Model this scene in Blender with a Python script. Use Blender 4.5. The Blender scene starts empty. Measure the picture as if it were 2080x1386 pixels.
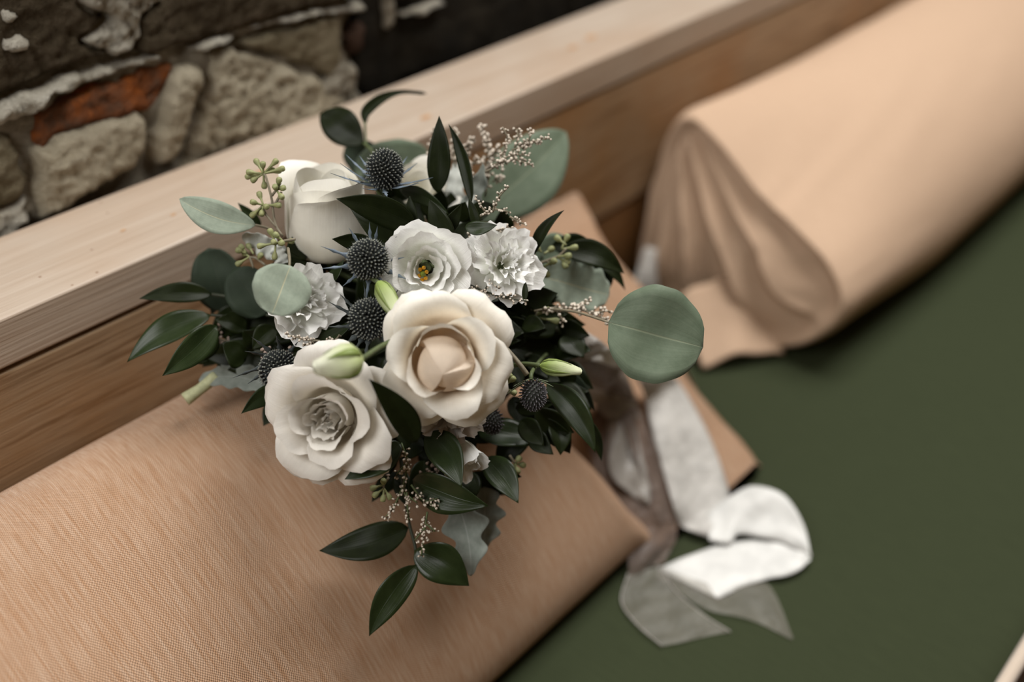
import bpy, math, random
import numpy as np
from mathutils import Vector, noise as mnoise

random.seed(7)
RNG = np.random.default_rng(5)
scene = bpy.context.scene

# ------------------------------------------------------------------ camera
FPX = 2022.0
TH = math.atan2(1518, 2022)
PSI = math.atan2(2350, math.hypot(1518, 2022))
CAMZ = 1.096
CAM = np.array([0, 0, CAMZ])
_h = np.array([math.cos(PSI), math.sin(PSI), 0.0])
RT = np.array([math.sin(PSI), -math.cos(PSI), 0.0])
FW = _h * math.cos(TH) - np.array([0, 0, 1.0]) * math.sin(TH)
UP = _h * math.sin(TH) + np.array([0, 0, 1.0]) * math.cos(TH)
cd = bpy.data.cameras.new('camera')
cam = bpy.data.objects.new('camera', cd)
scene.collection.objects.link(cam)
cam.location = CAM
cam.rotation_euler = (math.pi / 2 - TH, 0, PSI - math.pi / 2)
cd.sensor_width = 36
cd.lens = 35
cd.clip_start = 0.02
cd.dof.use_dof = True
cd.dof.focus_distance = 0.592
cd.dof.aperture_fstop = 2.1
scene.camera = cam

# ------------------------------------------------------------------ light
world = bpy.data.worlds.new('world')
scene.world = world
world.use_nodes = True
world.node_tree.nodes['Background'].inputs[0].default_value = (1.0, 0.62, 0.30, 1)
world.node_tree.nodes['Background'].inputs[1].default_value = 0.09


def area(name, loc, target, size, sizey, power, col):
    ld = bpy.data.lights.new(name, 'AREA')
    ld.shape = 'RECTANGLE'
    ld.size = size
    ld.size_y = sizey
    ld.energy = power
    ld.color = col
    o = bpy.data.objects.new(name, ld)
    scene.collection.objects.link(o)
    o.location = loc
    o.rotation_euler = (Vector(target) - Vector(loc)).to_track_quat('-Z', 'Y').to_euler()
    return o


area('window_light', (1.3, 0.40, 2.5), (0.5, 0.45, 0.6), 1.1, 1.1, 54, (1.0, 0.98, 0.95))
area('side_fill_light', (-0.55, 0.33, 1.70), (0.4, 0.5, 0.65), 0.7, 0.7, 11, (1.0, 0.99, 0.97))  # added soft fill from the left that brightens the roses
scene.view_settings.view_transform = 'Standard'
scene.view_settings.look = 'None'
scene.view_settings.gamma = 1
scene.view_settings.use_curve_mapping = False
scene.view_settings.exposure = 0.12


# ------------------------------------------------------------------ helpers
def ray(px, py):
    return ((px - 1040) * RT - (py - 693) * UP) / FPX + FW


def P(px, py, d):
    return CAM + ray(px, py) * d


def on_z(px, py, z):
    r = ray(px, py)
    return CAM + r * ((z - CAMZ) / r[2])


def on_y(px, py, y):
    r = ray(px, py)
    return CAM + r * (y / r[1])


def nrm(v):
    v = np.asarray(v, float)
    return v / (np.linalg.norm(v) + 1e-12)


def link(name, me, mat=None, parent=None):
    o = bpy.data.objects.new(name, me)
    scene.collection.objects.link(o)
    if mat is not None and not me.materials:
        me.materials.append(mat)
    if parent is not None:
        o.parent = parent
    return o


def tag(o, label=None, cat=None, group=None, kind=None):
    if label: o['label'] = label
    if cat: o['category'] = cat
    if group: o['group'] = group
    if kind: o['kind'] = kind
    return o


def empty(name, loc=(0, 0, 0)):
    o = bpy.data.objects.new(name, None)
    o.empty_display_size = 0.02
    scene.collection.objects.link(o)
    o.location = loc
    return o


def mesh(name, V, F, mat=None, parent=None, smooth=True, uv=None, solid=0, mats=None, fm=None):
    me = bpy.data.meshes.new(name)
    V = np.asarray(V, float)
    if parent is not None:
        q = parent
        while q is not None:
            V = V - np.array(q.location)
            q = q.parent
    me.from_pydata(V.tolist(), [], [tuple(int(i) for i in f) for f in F])
    if smooth:
        me.polygons.foreach_set('use_smooth', [True] * len(me.polygons))
    if uv is not None:
        l = me.uv_layers.new(name='uv')
        idx = np.zeros(len(me.loops), dtype=np.int32)
        me.loops.foreach_get('vertex_index', idx)
        l.data.foreach_set('uv', np.asarray(uv, float)[idx].ravel())
    if mats:
        for m in mats: me.materials.append(m)
        if fm is not None: me.polygons.foreach_set('material_index', fm)
    o = link(name, me, mat, parent)
    if solid:
        md = o.modifiers.new('thickness', 'SOLIDIFY')
        md.thickness = solid
        md.offset = 0
    return o


def grid_faces(nu, nv, wrap=False):
    F = []
    for j in range(nv - 1):
        for i in range(nu - 1 if not wrap else nu):
            a = j * nu + i
            b = j * nu + (i + 1) % nu
            F.append((a, b, b + nu, a + nu))
    return F


def catmull(pts, n):
    pts = np.asarray(pts, float)
    k = len(pts)
    if k == 2:
        t = np.linspace(0, 1, n)[:, None]
        return pts[0] * (1 - t) + pts[1] * t
    ext = np.vstack([2 * pts[0] - pts[1], pts, 2 * pts[-1] - pts[-2]])
    out = []
    for s in np.linspace(0, k - 1, n):
        i = min(int(s), k - 2)
        t = s - i
        a, b, c, d = ext[i:i + 4]
        out.append(0.5 * ((2 * b) + (-a + c) * t + (2 * a - 5 * b + 4 * c - d) * t * t + (-a + 3 * b - 3 * c + d) * t ** 3))
    return np.array(out)


def tube_vf(pts, rad, seg=8, n=None, base=0, caps=True):
    pts = catmull(pts, n or max(4, len(pts) * 3))
    m = len(pts)
    rad = np.interp(np.linspace(0, 1, m), np.linspace(0, 1, len(np.atleast_1d(rad))), np.atleast_1d(rad)) if np.ndim(rad) else np.full(m, rad)
    T = np.gradient(pts, axis=0)
    V = []
    a = nrm(np.cross(T[0], [0.31, 0.52, 0.8]))
    for k in range(m):
        t = nrm(T[k])
        a = nrm(a - t * np.dot(a, t))
        b = np.cross(t, a)
        for i in range(seg):
            an = 2 * math.pi * i / seg
            V.append(pts[k] + rad[k] * (math.cos(an) * a + math.sin(an) * b))
    F = [tuple(base + i for i in f) for f in grid_faces(seg, m, True)]
    if caps:
        F.append(tuple(base + i for i in range(seg))[::-1])
        F.append(tuple(base + (m - 1) * seg + i for i in range(seg)))
    return V, F


def tube(name, pts, rad, mat, parent, seg=8, n=None):
    V, F = tube_vf(pts, rad, seg, n)
    return mesh(name, V, F, mat, parent)


# ------------------------------------------------------------------ materials
class NT:
    def __init__(s, name, rough=0.6):
        s.m = bpy.data.materials.new(name)
        s.m.use_nodes = True
        s.t = s.m.node_tree
        s.b = s.t.nodes['Principled BSDF']
        s.b.inputs['Roughness'].default_value = rough
        s.out = s.t.nodes['Material Output']

    def n(s, typ, **kw):
        nd = s.t.nodes.new('ShaderNode' + typ)
        for k, v in kw.items():
            if k in nd.inputs:
                nd.inputs[k].default_value = v
            else:
                setattr(nd, k, v)
        return nd

    def l(s, a, b):
        s.t.links.new(a, b)

    def coord(s, kind='Object', scale=(1, 1, 1), rot=(0, 0, 0)):
        tc = s.n('TexCoord')
        mp = s.n('Mapping')
        mp.inputs['Scale'].default_value = scale
        mp.inputs['Rotation'].default_value = rot
        s.l(tc.outputs[kind], mp.inputs[0])
        return mp.outputs[0]

    def noise(s, vec, scale, detail=4, rough=0.55, dist=0):
        nd = s.n('TexNoise')
        nd.inputs['Scale'].default_value = scale
        nd.inputs['Detail'].default_value = detail
        nd.inputs['Roughness'].default_value = rough
        nd.inputs['Distortion'].default_value = dist
        s.l(vec, nd.inputs['Vector'])
        return nd.outputs[0]

    def ramp(s, fac, stops):
        r = s.n('ValToRGB')
        el = r.color_ramp.elements
        while len(el) < len(stops): el.new(0.5)
        for e, (p, c) in zip(el, stops):
            e.position = p
            e.color = (*c, 1) if len(c) == 3 else c
        s.l(fac, r.inputs[0])
        return r.outputs[0]

    def mix(s, a, b, fac, mode='MIX'):
        m = s.n('Mix', data_type='RGBA', blend_type=mode)
        for sock, v in ((m.inputs[6], a), (m.inputs[7], b), (m.inputs[0], fac)):
            if hasattr(v, 'links'): s.l(v, sock)
            elif isinstance(v, (int, float)): sock.default_value = v
            else: sock.default_value = (*v, 1)
        return m.outputs[2]

    def math(s, op, a, b=0.0):
        m = s.n('Math', operation=op)
        for sock, v in ((m.inputs[0], a), (m.inputs[1], b)):
            if hasattr(v, 'links'): s.l(v, sock)
            else: sock.default_value = v
        return m.outputs[0]

    def color(s, c):
        if hasattr(c, 'links'): s.l(c, s.b.inputs['Base Color'])
        else: s.b.inputs['Base Color'].default_value = (*c, 1)

    def bump(s, h, strength=0.3, dist=0.001):
        b = s.n('Bump')
        b.inputs['Strength'].default_value = strength
        b.inputs['Distance'].default_value = dist
        s.l(h, b.inputs['Height'])
        s.l(b.outputs[0], s.b.inputs['Normal'])
        return b


def m_wood(name, c1, c2, c3, ring=60, stain=(0.30, 0.13, 0.035), stainfac=0.3, seed=0.0, rough=0.45):
    k = NT(name, rough)
    v = k.coord('Object', (1.0, 1, 1))
    mp = k.n('Mapping')
    mp.inputs['Location'].default_value = (seed, seed * 2, seed)
    mp.inputs['Scale'].default_value = (0.06, 1, 1)
    k.l(v, mp.inputs[0])
    g = k.noise(mp.outputs[0], ring, 3, 0.5, 0.5)
    mp2 = k.n('Mapping')
    mp2.inputs['Scale'].default_value = (0.02, 1, 1)
    k.l(v, mp2.inputs[0])
    f = k.noise(mp2.outputs[0], 520, 2, 0.6)
    c = k.ramp(g, [(0.3, c1), (0.5, c2), (0.72, c3)])
    w = k.noise(v, 7, 3, 0.6)
    sf = k.ramp(w, [(0.45, (0, 0, 0)), (0.7, (1, 1, 1))])
    c = k.mix(c, stain, k.math('MULTIPLY', sf, stainfac))
    fr = k.ramp(f, [(0.35, (0.78, 0.74, 0.70)), (0.6, (1, 1, 1))])
    c = k.mix(c, fr, 0.4, 'MULTIPLY')
    sp = k.n('TexVoronoi')
    sp.inputs['Scale'].default_value = 55
    k.l(v, sp.inputs['Vector'])
    dot = k.ramp(sp.outputs[0], [(0.03, (0.35, 0.18, 0.08)), (0.07, (1, 1, 1))])
    c = k.mix(c, dot, 0.8, 'MULTIPLY')
    k.color(c)
    hh = k.math('ADD', k.math('MULTIPLY', g, 0.8), f)
    k.bump(hh, 0.35, 0.0012)
    return k.m


M = {}
M['rail'] = m_wood('whitewashed_pine', (0.50, 0.415, 0.335), (0.455, 0.365, 0.285), (0.52, 0.44, 0.36), 70, (0.40, 0.25, 0.15), 0.35, 0.3)
M['board'] = m_wood('warm_pine', (0.16, 0.085, 0.035), (0.36, 0.25, 0.15), (0.30, 0.19, 0.10), 190, (0.33, 0.15, 0.04), 0.55, 1.7, 0.4)
M['board2'] = m_wood('amber_pine', (0.30, 0.14, 0.045), (0.26, 0.14, 0.06), (0.22, 0.11, 0.04), 60, (0.33, 0.14, 0.03), 0.5, 3.1, 0.4)


def m_cloth(name, col, col2, period, strength, rough=0.9, streak=0.5, sheen=0.3):
    k = NT(name, rough)
    tc = k.n('TexCoord')
    sep = k.n('SeparateXYZ')
    k.l(tc.outputs['UV'], sep.inputs[0])
    wob = k.noise(tc.outputs['UV'], 60, 2)
    w = 2 * math.pi / period
    su = k.math('SINE', k.math('MULTIPLY', k.math('ADD', sep.outputs[0], k.math('MULTIPLY', wob, 0.002)), w))
    sv = k.math('SINE', k.math('MULTIPLY', k.math('ADD', sep.outputs[1], k.math('MULTIPLY', wob, 0.002)), w))
    we = k.math('MULTIPLY', su, sv)
    we01 = k.math('ADD', k.math('MULTIPLY', we, 0.5), 0.5)
    mp = k.n('Mapping')
    mp.inputs['Scale'].default_value = (1, 0.05, 1)
    k.l(tc.outputs['UV'], mp.inputs[0])
    st = k.noise(mp.outputs[0], 700, 3, 0.7)
    c = k.mix(col, col2, k.ramp(st, [(0.35, (0, 0, 0)), (0.7, (1, 1, 1))]))
    dk = k.ramp(we01, [(0.0, (0.60, 0.55, 0.52)), (0.6, (1, 1, 1))])
    c = k.mix(c, dk, streak, 'MULTIPLY')
    k.color(c)
    k.b.inputs['Sheen Weight'].default_value = sheen
    k.b.inputs['Sheen Roughness'].default_value = 0.5
    k.b.inputs['Specular IOR Level'].default_value = 0.2
    k.bump(k.math('ADD', we, k.math('MULTIPLY', st, 1.5)), strength, 0.0004)
    return k.m


M['tan'] = m_cloth('tan_linen', (0.48, 0.28, 0.16), (0.62, 0.435, 0.305), 0.0017, 0.8, streak=0.9, sheen=0.1)
M['tan2'] = m_cloth('tan_cotton', (0.56, 0.395, 0.275), (0.60, 0.43, 0.305), 0.0015, 0.3, sheen=0.0)
M['green'] = m_cloth('green_canvas', (0.033, 0.042, 0.019), (0.040, 0.050, 0.023), 0.0022, 0.5, streak=0.3, sheen=0.0)
M['piping'] = m_cloth('pale_piping', (0.62, 0.52, 0.42), (0.66, 0.56, 0.46), 0.002, 0.3)


def m_stone(name, c1, c2, c3, bump=1.0, scale=1.0):
    k = NT(name, 0.95)
    v = k.coord('Object')
    a = k.noise(v, 22 * scale, 6, 0.65)
    b = k.noise(v, 420, 5, 0.7)
    c = k.ramp(a, [(0.35, c1), (0.5, c2), (0.68, c3)])
    c = k.mix(c, k.ramp(b, [(0.3, (0.6, 0.57, 0.52)), (0.6, (1, 1, 1))]), 0.55, 'MULTIPLY')
    k.color(c)
    k.b.inputs['Specular IOR Level'].default_value = 0.15
    k.bump(k.math('ADD', b, k.math('MULTIPLY', k.noise(v, 110, 5, 0.7), 1.6)), 1.0 * bump, 0.0055)
    return k.m


M['mortar'] = m_stone('mortar', (0.22, 0.19, 0.14), (0.36, 0.32, 0.25), (0.44, 0.40, 0.32))
M['mortar_pale'] = m_stone('pale_mortar', (0.42, 0.38, 0.30), (0.56, 0.52, 0.43), (0.70, 0.66, 0.57))
M['stone_pale'] = m_stone('pale_limewashed_stone', (0.40, 0.34, 0.24), (0.52, 0.455, 0.335), (0.62, 0.555, 0.42))
M['stone_dark'] = m_stone('dark_stone', (0.065, 0.047, 0.026), (0.092, 0.070, 0.042), (0.13, 0.10, 0.065))
M['stone_olive'] = m_stone('olive_stone', (0.19, 0.155, 0.09), (0.25, 0.21, 0.135), (0.33, 0.28, 0.19))
M['brick_red'] = m_stone('red_brick', (0.60, 0.17, 0.03), (0.30, 0.11, 0.045), (0.15, 0.10, 0.07), 1, 1.6)
M['brick_black'] = m_stone('near_black_brick', (0.012, 0.010, 0.006), (0.018, 0.014, 0.008), (0.030, 0.024, 0.015))  # near black tone for the bricks right of the joint
M['brick_brown'] = m_stone('brown_brick', (0.06, 0.03, 0.018), (0.08, 0.045, 0.03), (0.05, 0.035, 0.025))


def m_petal(name, col, inner=None, trans=0.25, vein=0.25):
    k = NT(name, 0.62)
    tc = k.n('TexCoord')
    mp = k.n('Mapping')
    mp.inputs['Scale'].default_value = (1, 0.07, 1)
    k.l(tc.outputs['UV'], mp.inputs[0])
    vn = k.noise(mp.outputs[0], 45, 3, 0.6)
    bl = k.noise(k.coord('Object'), 90, 3)
    c = k.mix(col, tuple(x * 0.90 for x in col), k.ramp(bl, [(0.45, (0, 0, 0)), (0.75, (1, 1, 1))]))
    if inner is not None:
        sep = k.n('SeparateXYZ')
        k.l(tc.outputs['UV'], sep.inputs[0])
        c = k.mix(inner, c, k.ramp(sep.outputs[1], [(0.15, (0, 0, 0)), (0.9, (1, 1, 1))]))
    c = k.mix(c, k.ramp(vn, [(0.4, (0.95, 0.94, 0.92)), (0.6, (1, 1, 1))]), 0.35, 'MULTIPLY')
    k.color(c)
    k.b.inputs['Specular IOR Level'].default_value = 0.25
    k.b.inputs['Sheen Weight'].default_value = 0.15
    k.bump(vn, vein, 0.0006)
    tr = k.n('BsdfTranslucent')
    if hasattr(c, 'links'): k.l(c, tr.inputs[0])
    ms = k.n('MixShader')
    ms.inputs[0].default_value = trans
    k.l(k.b.outputs[0], ms.inputs[1])
    k.l(tr.outputs[0], ms.inputs[2])
    k.l(ms.outputs[0], k.out.inputs[0])
    return k.m


M['cream'] = m_petal('cream_petal', (0.90, 0.87, 0.79), (0.90, 0.76, 0.58), 0.15)
M['peach'] = m_petal('peach_bud_petal', (0.92, 0.80, 0.66), (0.92, 0.74, 0.56), 0.38)
M['greyrose'] = m_petal('grey_white_petal', (0.83, 0.80, 0.74), (0.74, 0.68, 0.56), 0.15)
M['ivory'] = m_petal('ivory_petal', (0.88, 0.86, 0.79), (0.84, 0.81, 0.68), 0.15)
M['white'] = m_petal('white_ruffled_petal', (0.91, 0.91, 0.89), (0.87, 0.88, 0.78), 0.18, 0.4)
M['dimwhite'] = m_petal('shaded_white_petal', (0.60, 0.55, 0.50), (0.50, 0.45, 0.40), 0.2, 0.4)  # white petal with the shade under the rose put into its colour
M['budgreen'] = m_petal('green_white_bud', (0.72, 0.76, 0.52), (0.30, 0.40, 0.10), 0.2, 0.3)


def m_leaf(name, col, col2, rough, vein=(0, 0, 0), veinfac=0.0, spec=0.5, powder=0.0, nscale=120):
    k = NT(name, rough)
    tc = k.n('TexCoord')
    nz = k.noise(k.coord('Object'), nscale, 5, 0.65)
    c = k.mix(col, col2, k.ramp(nz, [(0.35, (0, 0, 0)), (0.7, (1, 1, 1))]))
    sep = k.n('SeparateXYZ')
    k.l(tc.outputs['UV'], sep.inputs[0])
    ax = k.math('ABSOLUTE', k.math('SUBTRACT', sep.outputs[0], 0.5))
    # midrib and side veins
    mid = k.ramp(ax, [(0.004, (1, 1, 1)), (0.014, (0, 0, 0))])
    sv = k.math('SINE', k.math('MULTIPLY', k.math('SUBTRACT', sep.outputs[1], k.math('MULTIPLY', ax, 0.9)), 62))
    side = k.ramp(sv, [(0.9, (0, 0, 0)), (1.0, (1, 1, 1))])
    c = k.mix(c, vein, k.math('MULTIPLY', mid, veinfac))
    c = k.mix(c, vein, k.math('MULTIPLY', side, veinfac * 0.07))
    k.color(c)
    k.b.inputs['Specular IOR Level'].default_value = spec
    k.b.inputs['Sheen Weight'].default_value = powder
    par = k.noise(k.coord('UV', (1, 0.03, 1)), 30, 2)
    k.bump(k.math('ADD', k.math('MULTIPLY', par, 0.5), k.math('MULTIPLY', mid, -0.6)), 0.35, 0.0006)
    return k.m


M['ruscus'] = m_leaf('glossy_dark_leaf', (0.008, 0.012, 0.003), (0.013, 0.019, 0.005), 0.40, (0.02, 0.03, 0.01), 0.15, 0.16)
M['ruscus2'] = m_leaf('glossy_green_leaf', (0.014, 0.024, 0.007), (0.022, 0.035, 0.011), 0.32, (0.03, 0.05, 0.02), 0.2, 0.32)
M['euc'] = m_leaf('eucalyptus_leaf', (0.125, 0.160, 0.108), (0.095, 0.128, 0.082), 0.6, (0.24, 0.27, 0.18), 0.6, 0.25, 0.1)
M['eucpale'] = m_leaf('powdery_eucalyptus_leaf', (0.26, 0.305, 0.24), (0.205, 0.245, 0.19), 0.7, (0.45, 0.42, 0.27), 0.8, 0.25, 0.2, 260)
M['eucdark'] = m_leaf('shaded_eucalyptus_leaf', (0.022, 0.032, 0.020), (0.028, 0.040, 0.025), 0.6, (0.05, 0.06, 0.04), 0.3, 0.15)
M['dusty'] = m_leaf('silver_felt_leaf', (0.25, 0.275, 0.245), (0.18, 0.205, 0.18), 0.95, (0.45, 0.48, 0.45), 0.6, 0.05, 0.4, 200)
M['dustyw'] = m_leaf('white_felt_leaf', (0.60, 0.62, 0.57), (0.38, 0.40, 0.37), 0.95, (0.7, 0.7, 0.66), 0.5, 0.05, 0.4, 90)


def m_plain(name, c, rough=0.6, c2=None, scale=300, spec=0.4, bump=0.0):
    k = NT(name, rough)
    nz = k.noise(k.coord('Object'), scale, 3)
    k.color(k.mix(c, c2 or tuple(x * 0.75 for x in c), k.ramp(nz, [(0.35, (0, 0, 0)), (0.65, (1, 1, 1))])))
    k.b.inputs['Specular IOR Level'].default_value = spec
    if bump: k.bump(nz, bump, 0.0005)
    return k.m


M['stem'] = m_plain('green_stem', (0.10, 0.13, 0.05))
M['stem_brown'] = m_plain('brown_green_stem', (0.22, 0.19, 0.13))
M['stem_dark'] = m_plain('dark_stem', (0.03, 0.035, 0.018))
M['stem_pale'] = m_plain('pale_cut_stem', (0.55, 0.56, 0.33))
M['berry'] = m_plain('seed_capsule', (0.30, 0.31, 0.14), 0.55, (0.22, 0.24, 0.11))
M['thistle_core'] = m_plain('thistle_core', (0.025, 0.028, 0.022), 0.8)
M['thistle_spike'] = m_plain('thistle_spike', (0.042, 0.048, 0.045), 0.7, (0.03, 0.035, 0.038))
M['thistle_tip'] = m_plain('thistle_tip', (0.23, 0.24, 0.20), 0.6, (0.15, 0.155, 0.14))
M['thistle_dspike'] = m_plain('thistle_purple_spike', (0.045, 0.042, 0.045), 0.6)
M['thistle_dtip'] = m_plain('thistle_purple_tip', (0.13, 0.12, 0.13), 0.5)
M['bract_blue'] = m_plain('blue_bract', (0.16, 0.20, 0.25), 0.6, (0.09, 0.12, 0.14), 150)
M['bract_grey'] = m_plain('grey_bract', (0.085, 0.10, 0.10), 0.6, (0.05, 0.06, 0.06), 150)
M['bract_green'] = m_plain('green_bract', (0.22, 0.27, 0.16), 0.6)
M['blossom'] = m_plain('tiny_white_blossom', (0.72, 0.66, 0.56), 0.8, (0.52, 0.44, 0.36), 900)
M['blossom_dim'] = m_plain('tiny_shaded_mauve_blossom', (0.50, 0.40, 0.34), 0.8, (0.30, 0.22, 0.18), 900)  # darker copy of the blossom colour, shade put in
M['calyx'] = m_plain('brown_calyx', (0.16, 0.12, 0.08), 0.8)
M['stamen'] = m_plain('yellow_stamen', (0.85, 0.42, 0.02), 0.6)
M['pistil'] = m_plain('green_pistil', (0.20, 0.25, 0.03), 0.5)


def m_ribbon(name, col, rough, alpha=1.0, trans=0.2, crinkle=0.3):
    k = NT(name, rough)
    v = k.coord('Object')
    nz = k.noise(v, 55, 4, 0.6)
    c = k.mix(col, tuple(x * 0.82 for x in col), k.ramp(nz, [(0.4, (0, 0, 0)), (0.65, (1, 1, 1))]))
    k.color(c)
    k.b.inputs['Sheen Weight'].default_value = 0.3
    k.bump(nz, crinkle, 0.006)
    tr = k.n('BsdfTranslucent')
    k.l(c, tr.inputs[0])
    ms = k.n('MixShader')
    ms.inputs[0].default_value = trans
    k.l(k.b.outputs[0], ms.inputs[1])
    k.l(tr.outputs[0], ms.inputs[2])
    o = ms.outputs[0]
    if alpha < 1:
        tp = k.n('BsdfTransparent')
        m2 = k.n('MixShader')
        m2.inputs[0].default_value = alpha
        k.l(tp.outputs[0], m2.inputs[1])
        k.l(o, m2.inputs[2])
        o = m2.outputs[0]
    k.l(o, k.out.inputs[0])
    return k.m


M['satin'] = m_ribbon('white_satin', (0.80, 0.80, 0.77), 0.5, 1.0, 0.1, 0.08)
M['velvet'] = m_ribbon('off_white_crushed_ribbon', (0.66, 0.64, 0.60), 0.6, 1.0, 0.15, 0.8)
M['silver'] = m_ribbon('silver_satin', (0.48, 0.45, 0.41), 0.35, 0.85, 0.2, 0.6)
M['sheer'] = m_ribbon('mauve_sheer', (0.24, 0.175, 0.14), 0.45, 0.66, 0.3, 0.8)
M['sheergrey'] = m_ribbon('grey_sheer', (0.40, 0.37, 0.31), 0.4, 0.40, 0.3, 0.5)

# ------------------------------------------------------------------ setting: room levels
SEAT = CAMZ - 0.646
RAILTOP = CAMZ - 0.355
RAILBOT = CAMZ - 0.389
YF = 0.566
YB = 0.663
YWALL = 0.677


def box(name, lo, hi, mat, parent=None, bevel=0.0, seg=3):
    V = [(x, y, z) for x in (lo[0], hi[0]) for y in (lo[1], hi[1]) for z in (lo[2], hi[2])]
    F = [(0, 1, 3, 2), (4, 6, 7, 5), (0, 4, 5, 1), (2, 3, 7, 6), (0, 2, 6, 4), (1, 5, 7, 3)]
    o = mesh(name, V, F, mat, parent, smooth=False)
    if bevel:
        b = o.modifiers.new('bevel', 'BEVEL')
        b.width = bevel
        b.segments = seg
        o.modifiers.new('wn', 'WEIGHTED_NORMAL')
        for p in o.data.polygons: p.use_smooth = True
    return o


def fbm(x, y, z=0.0, octv=4, f=1.0):
    s = 0; a = 1; t = 0
    for k in range(octv):
        s += a * mnoise.noise(Vector((x * f, y * f, z + 7.3 * k)))
        t += a
        a *= 0.55
        f *= 2.1
    return s / t


def pdist(px, pz, poly):
    """signed distance (positive inside) of arrays px,pz to polygon"""
    n = len(poly)
    d = np.full(px.shape, 1e9)
    inside = np.zeros(px.shape, bool)
    for i in range(n):
        ax, az = poly[i]
        bx, bz = poly[(i + 1) % n]
        ex, ez = bx - ax, bz - az
        t = np.clip(((px - ax) * ex + (pz - az) * ez) / (ex * ex + ez * ez + 1e-12), 0, 1)
        d = np.minimum(d, np.hypot(px - ax - t * ex, pz - az - t * ez))
        c = ((az > pz) != (bz > pz)) & (px < (bx - ax) * (pz - az) / (bz - az + 1e-12) + ax)
        inside ^= c
    return np.where(inside, d, -d)


wall = empty('wall_back', (0.3, YWALL, 0.7))
tag(wall, 'old brick and stone wall with crumbling mortar behind the wooden bench', kind='structure')


def lump(name, polypx, mat, proud, bevel=0.006, rough=0.003, res=0.0021, ywall=YWALL, label=None, tilt=0.0):
    pts = [on_y(a, b, ywall) for a, b in polypx]
    poly = [(p[0], p[2]) for p in pts]
    xs = [p[0] for p in poly]; zs = [p[1] for p in poly]
    x0, x1, z0, z1 = min(xs) - .004, max(xs) + .004, min(zs) - .004, max(zs) + .004
    nx = max(6, int((x1 - x0) / res)); nz = max(6, int((z1 - z0) / res))
    X, Z = np.meshgrid(np.linspace(x0, x1, nx), np.linspace(z0, z1, nz))
    D = pdist(X, Z, poly)
    sd = (hash(name + str(len(polypx)) + str(int(xs[0] * 1000))) % 97) if False else int(abs(xs[0]) * 977) % 97
    N1 = np.array([fbm(x, z, sd, 3, 60) for x, z in zip(X.ravel(), Z.ravel())]).reshape(X.shape)
    N2 = np.array([fbm(x, z, sd + 3, 4, 130) for x, z in zip(X.ravel(), Z.ravel())]).reshape(X.shape)
    N3 = np.array([fbm(x, z, sd + 9, 2, 22) for x, z in zip(X.ravel(), Z.ravel())]).reshape(X.shape)
    D2 = D + N1 * 0.005
    t = np.clip(D2 / bevel, 0, 1)
    prof = np.sqrt(np.clip(1 - (1 - t) ** 2, 0, 1))
    H = -0.010 + (proud * 0.8 + 0.010) * prof + np.where(D2 > 0, (N2 * rough * 1.5 + N3 * rough * 2.2) * prof, 0) + tilt * (Z - z0)
    H = np.where(D2 < 0, -0.010 + D2 * 2, H)
    V = np.stack([X, ywall - H, Z], -1).reshape(-1, 3)
    keep = (D2 > -0.004).ravel()
    F = [f for f in grid_faces(nx, nz) if all(keep[i] for i in f)]
    used = sorted({i for f in F for i in f})
    mp = {a: i for i, a in enumerate(used)}
    o = mesh(name, V[used], [tuple(mp[i] for i in f) for f in F], mat, wall)
    if label: o['label'] = label
    return o


# rough mortar bed (the wall's own surface)
nx, nz = 480, 210
X, Z = np.meshgrid(np.linspace(-0.6, 1.0, nx), np.linspace(RAILTOP - 0.06, 1.5, nz))
N = np.array([fbm(x, z, 1, 4, 45) for x, z in zip(X.ravel(), Z.ravel())])
setback = np.clip((X.ravel() - 0.515) / 0.02, 0, 1) * 0.012
V = np.stack([X.ravel(), YWALL + 0.001 + setback * 1.3 - N * 0.010, Z.ravel()], -1)
mesh('mortar_bed', V, grid_faces(nx, nz), M['mortar'], wall)
box('wall_core', (-0.6, YWALL + 0.03, 0.0), (3.2, YWALL + 0.2, 1.9), M['mortar'], wall)

lump('brick', [(-90, -90), (-90, 225), (0, 190), (70, 165), (150, 132), (205, 118), (222, 96), (160, 80), (185, 55), (214, 30), (150, 5), (160, -90)], M['stone_dark'], 0.010, label='dark brown stone block')
lump('brick', [(270, 30), (320, -10), (560, -130), (760, -130), (720, 0), (640, 12), (560, 30), (470, 62), (380, 88), (300, 112), (262, 108), (272, 70)], M['stone_dark'], 0.010, label='dark brown stone block')
lump('mortar_ridge', [(-60, 215), (0, 196), (90, 165), (200, 128), (310, 106), (322, 116), (240, 142), (160, 172), (100, 192), (60, 226), (0, 252), (-60, 275)], M['mortar_pale'], 0.013, 0.005, 0.006)
lump('mortar_ridge', [(362, 98), (440, 70), (540, 34), (640, 14), (735, 2), (740, 22), (640, 30), (560, 48), (500, 62), (450, 84), (400, 104)], M['mortar_pale'], 0.011, 0.005, 0.006)
lump('mortar_lump', [(146, 78), (180, 52), (214, 34), (140, 6), (150, -60), (330, -90), (330, -5), (285, 40), (275, 75), (255, 104), (225, 112), (205, 96), (170, 90)], M['mortar_pale'], 0.012, 0.006, 0.006)
lump('mortar_patch', [(-10, 72), (30, 62), (52, 76), (46, 98), (20, 108), (-12, 98)], M['mortar_pale'], 0.014, 0.005, 0.004)
lump('mortar_patch', [(-10, 10), (25, 12), (38, 32), (10, 50), (-12, 44)], M['mortar_pale'], 0.013, 0.005, 0.004)
lump('brick', [(58, 228), (110, 200), (170, 176), (300, 132), (352, 122), (352, 150), (330, 205), (300, 232), (240, 240), (150, 262), (110, 290), (84, 312), (58, 290)], M['brick_red'], 0.004, label='exposed orange red brick')
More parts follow.
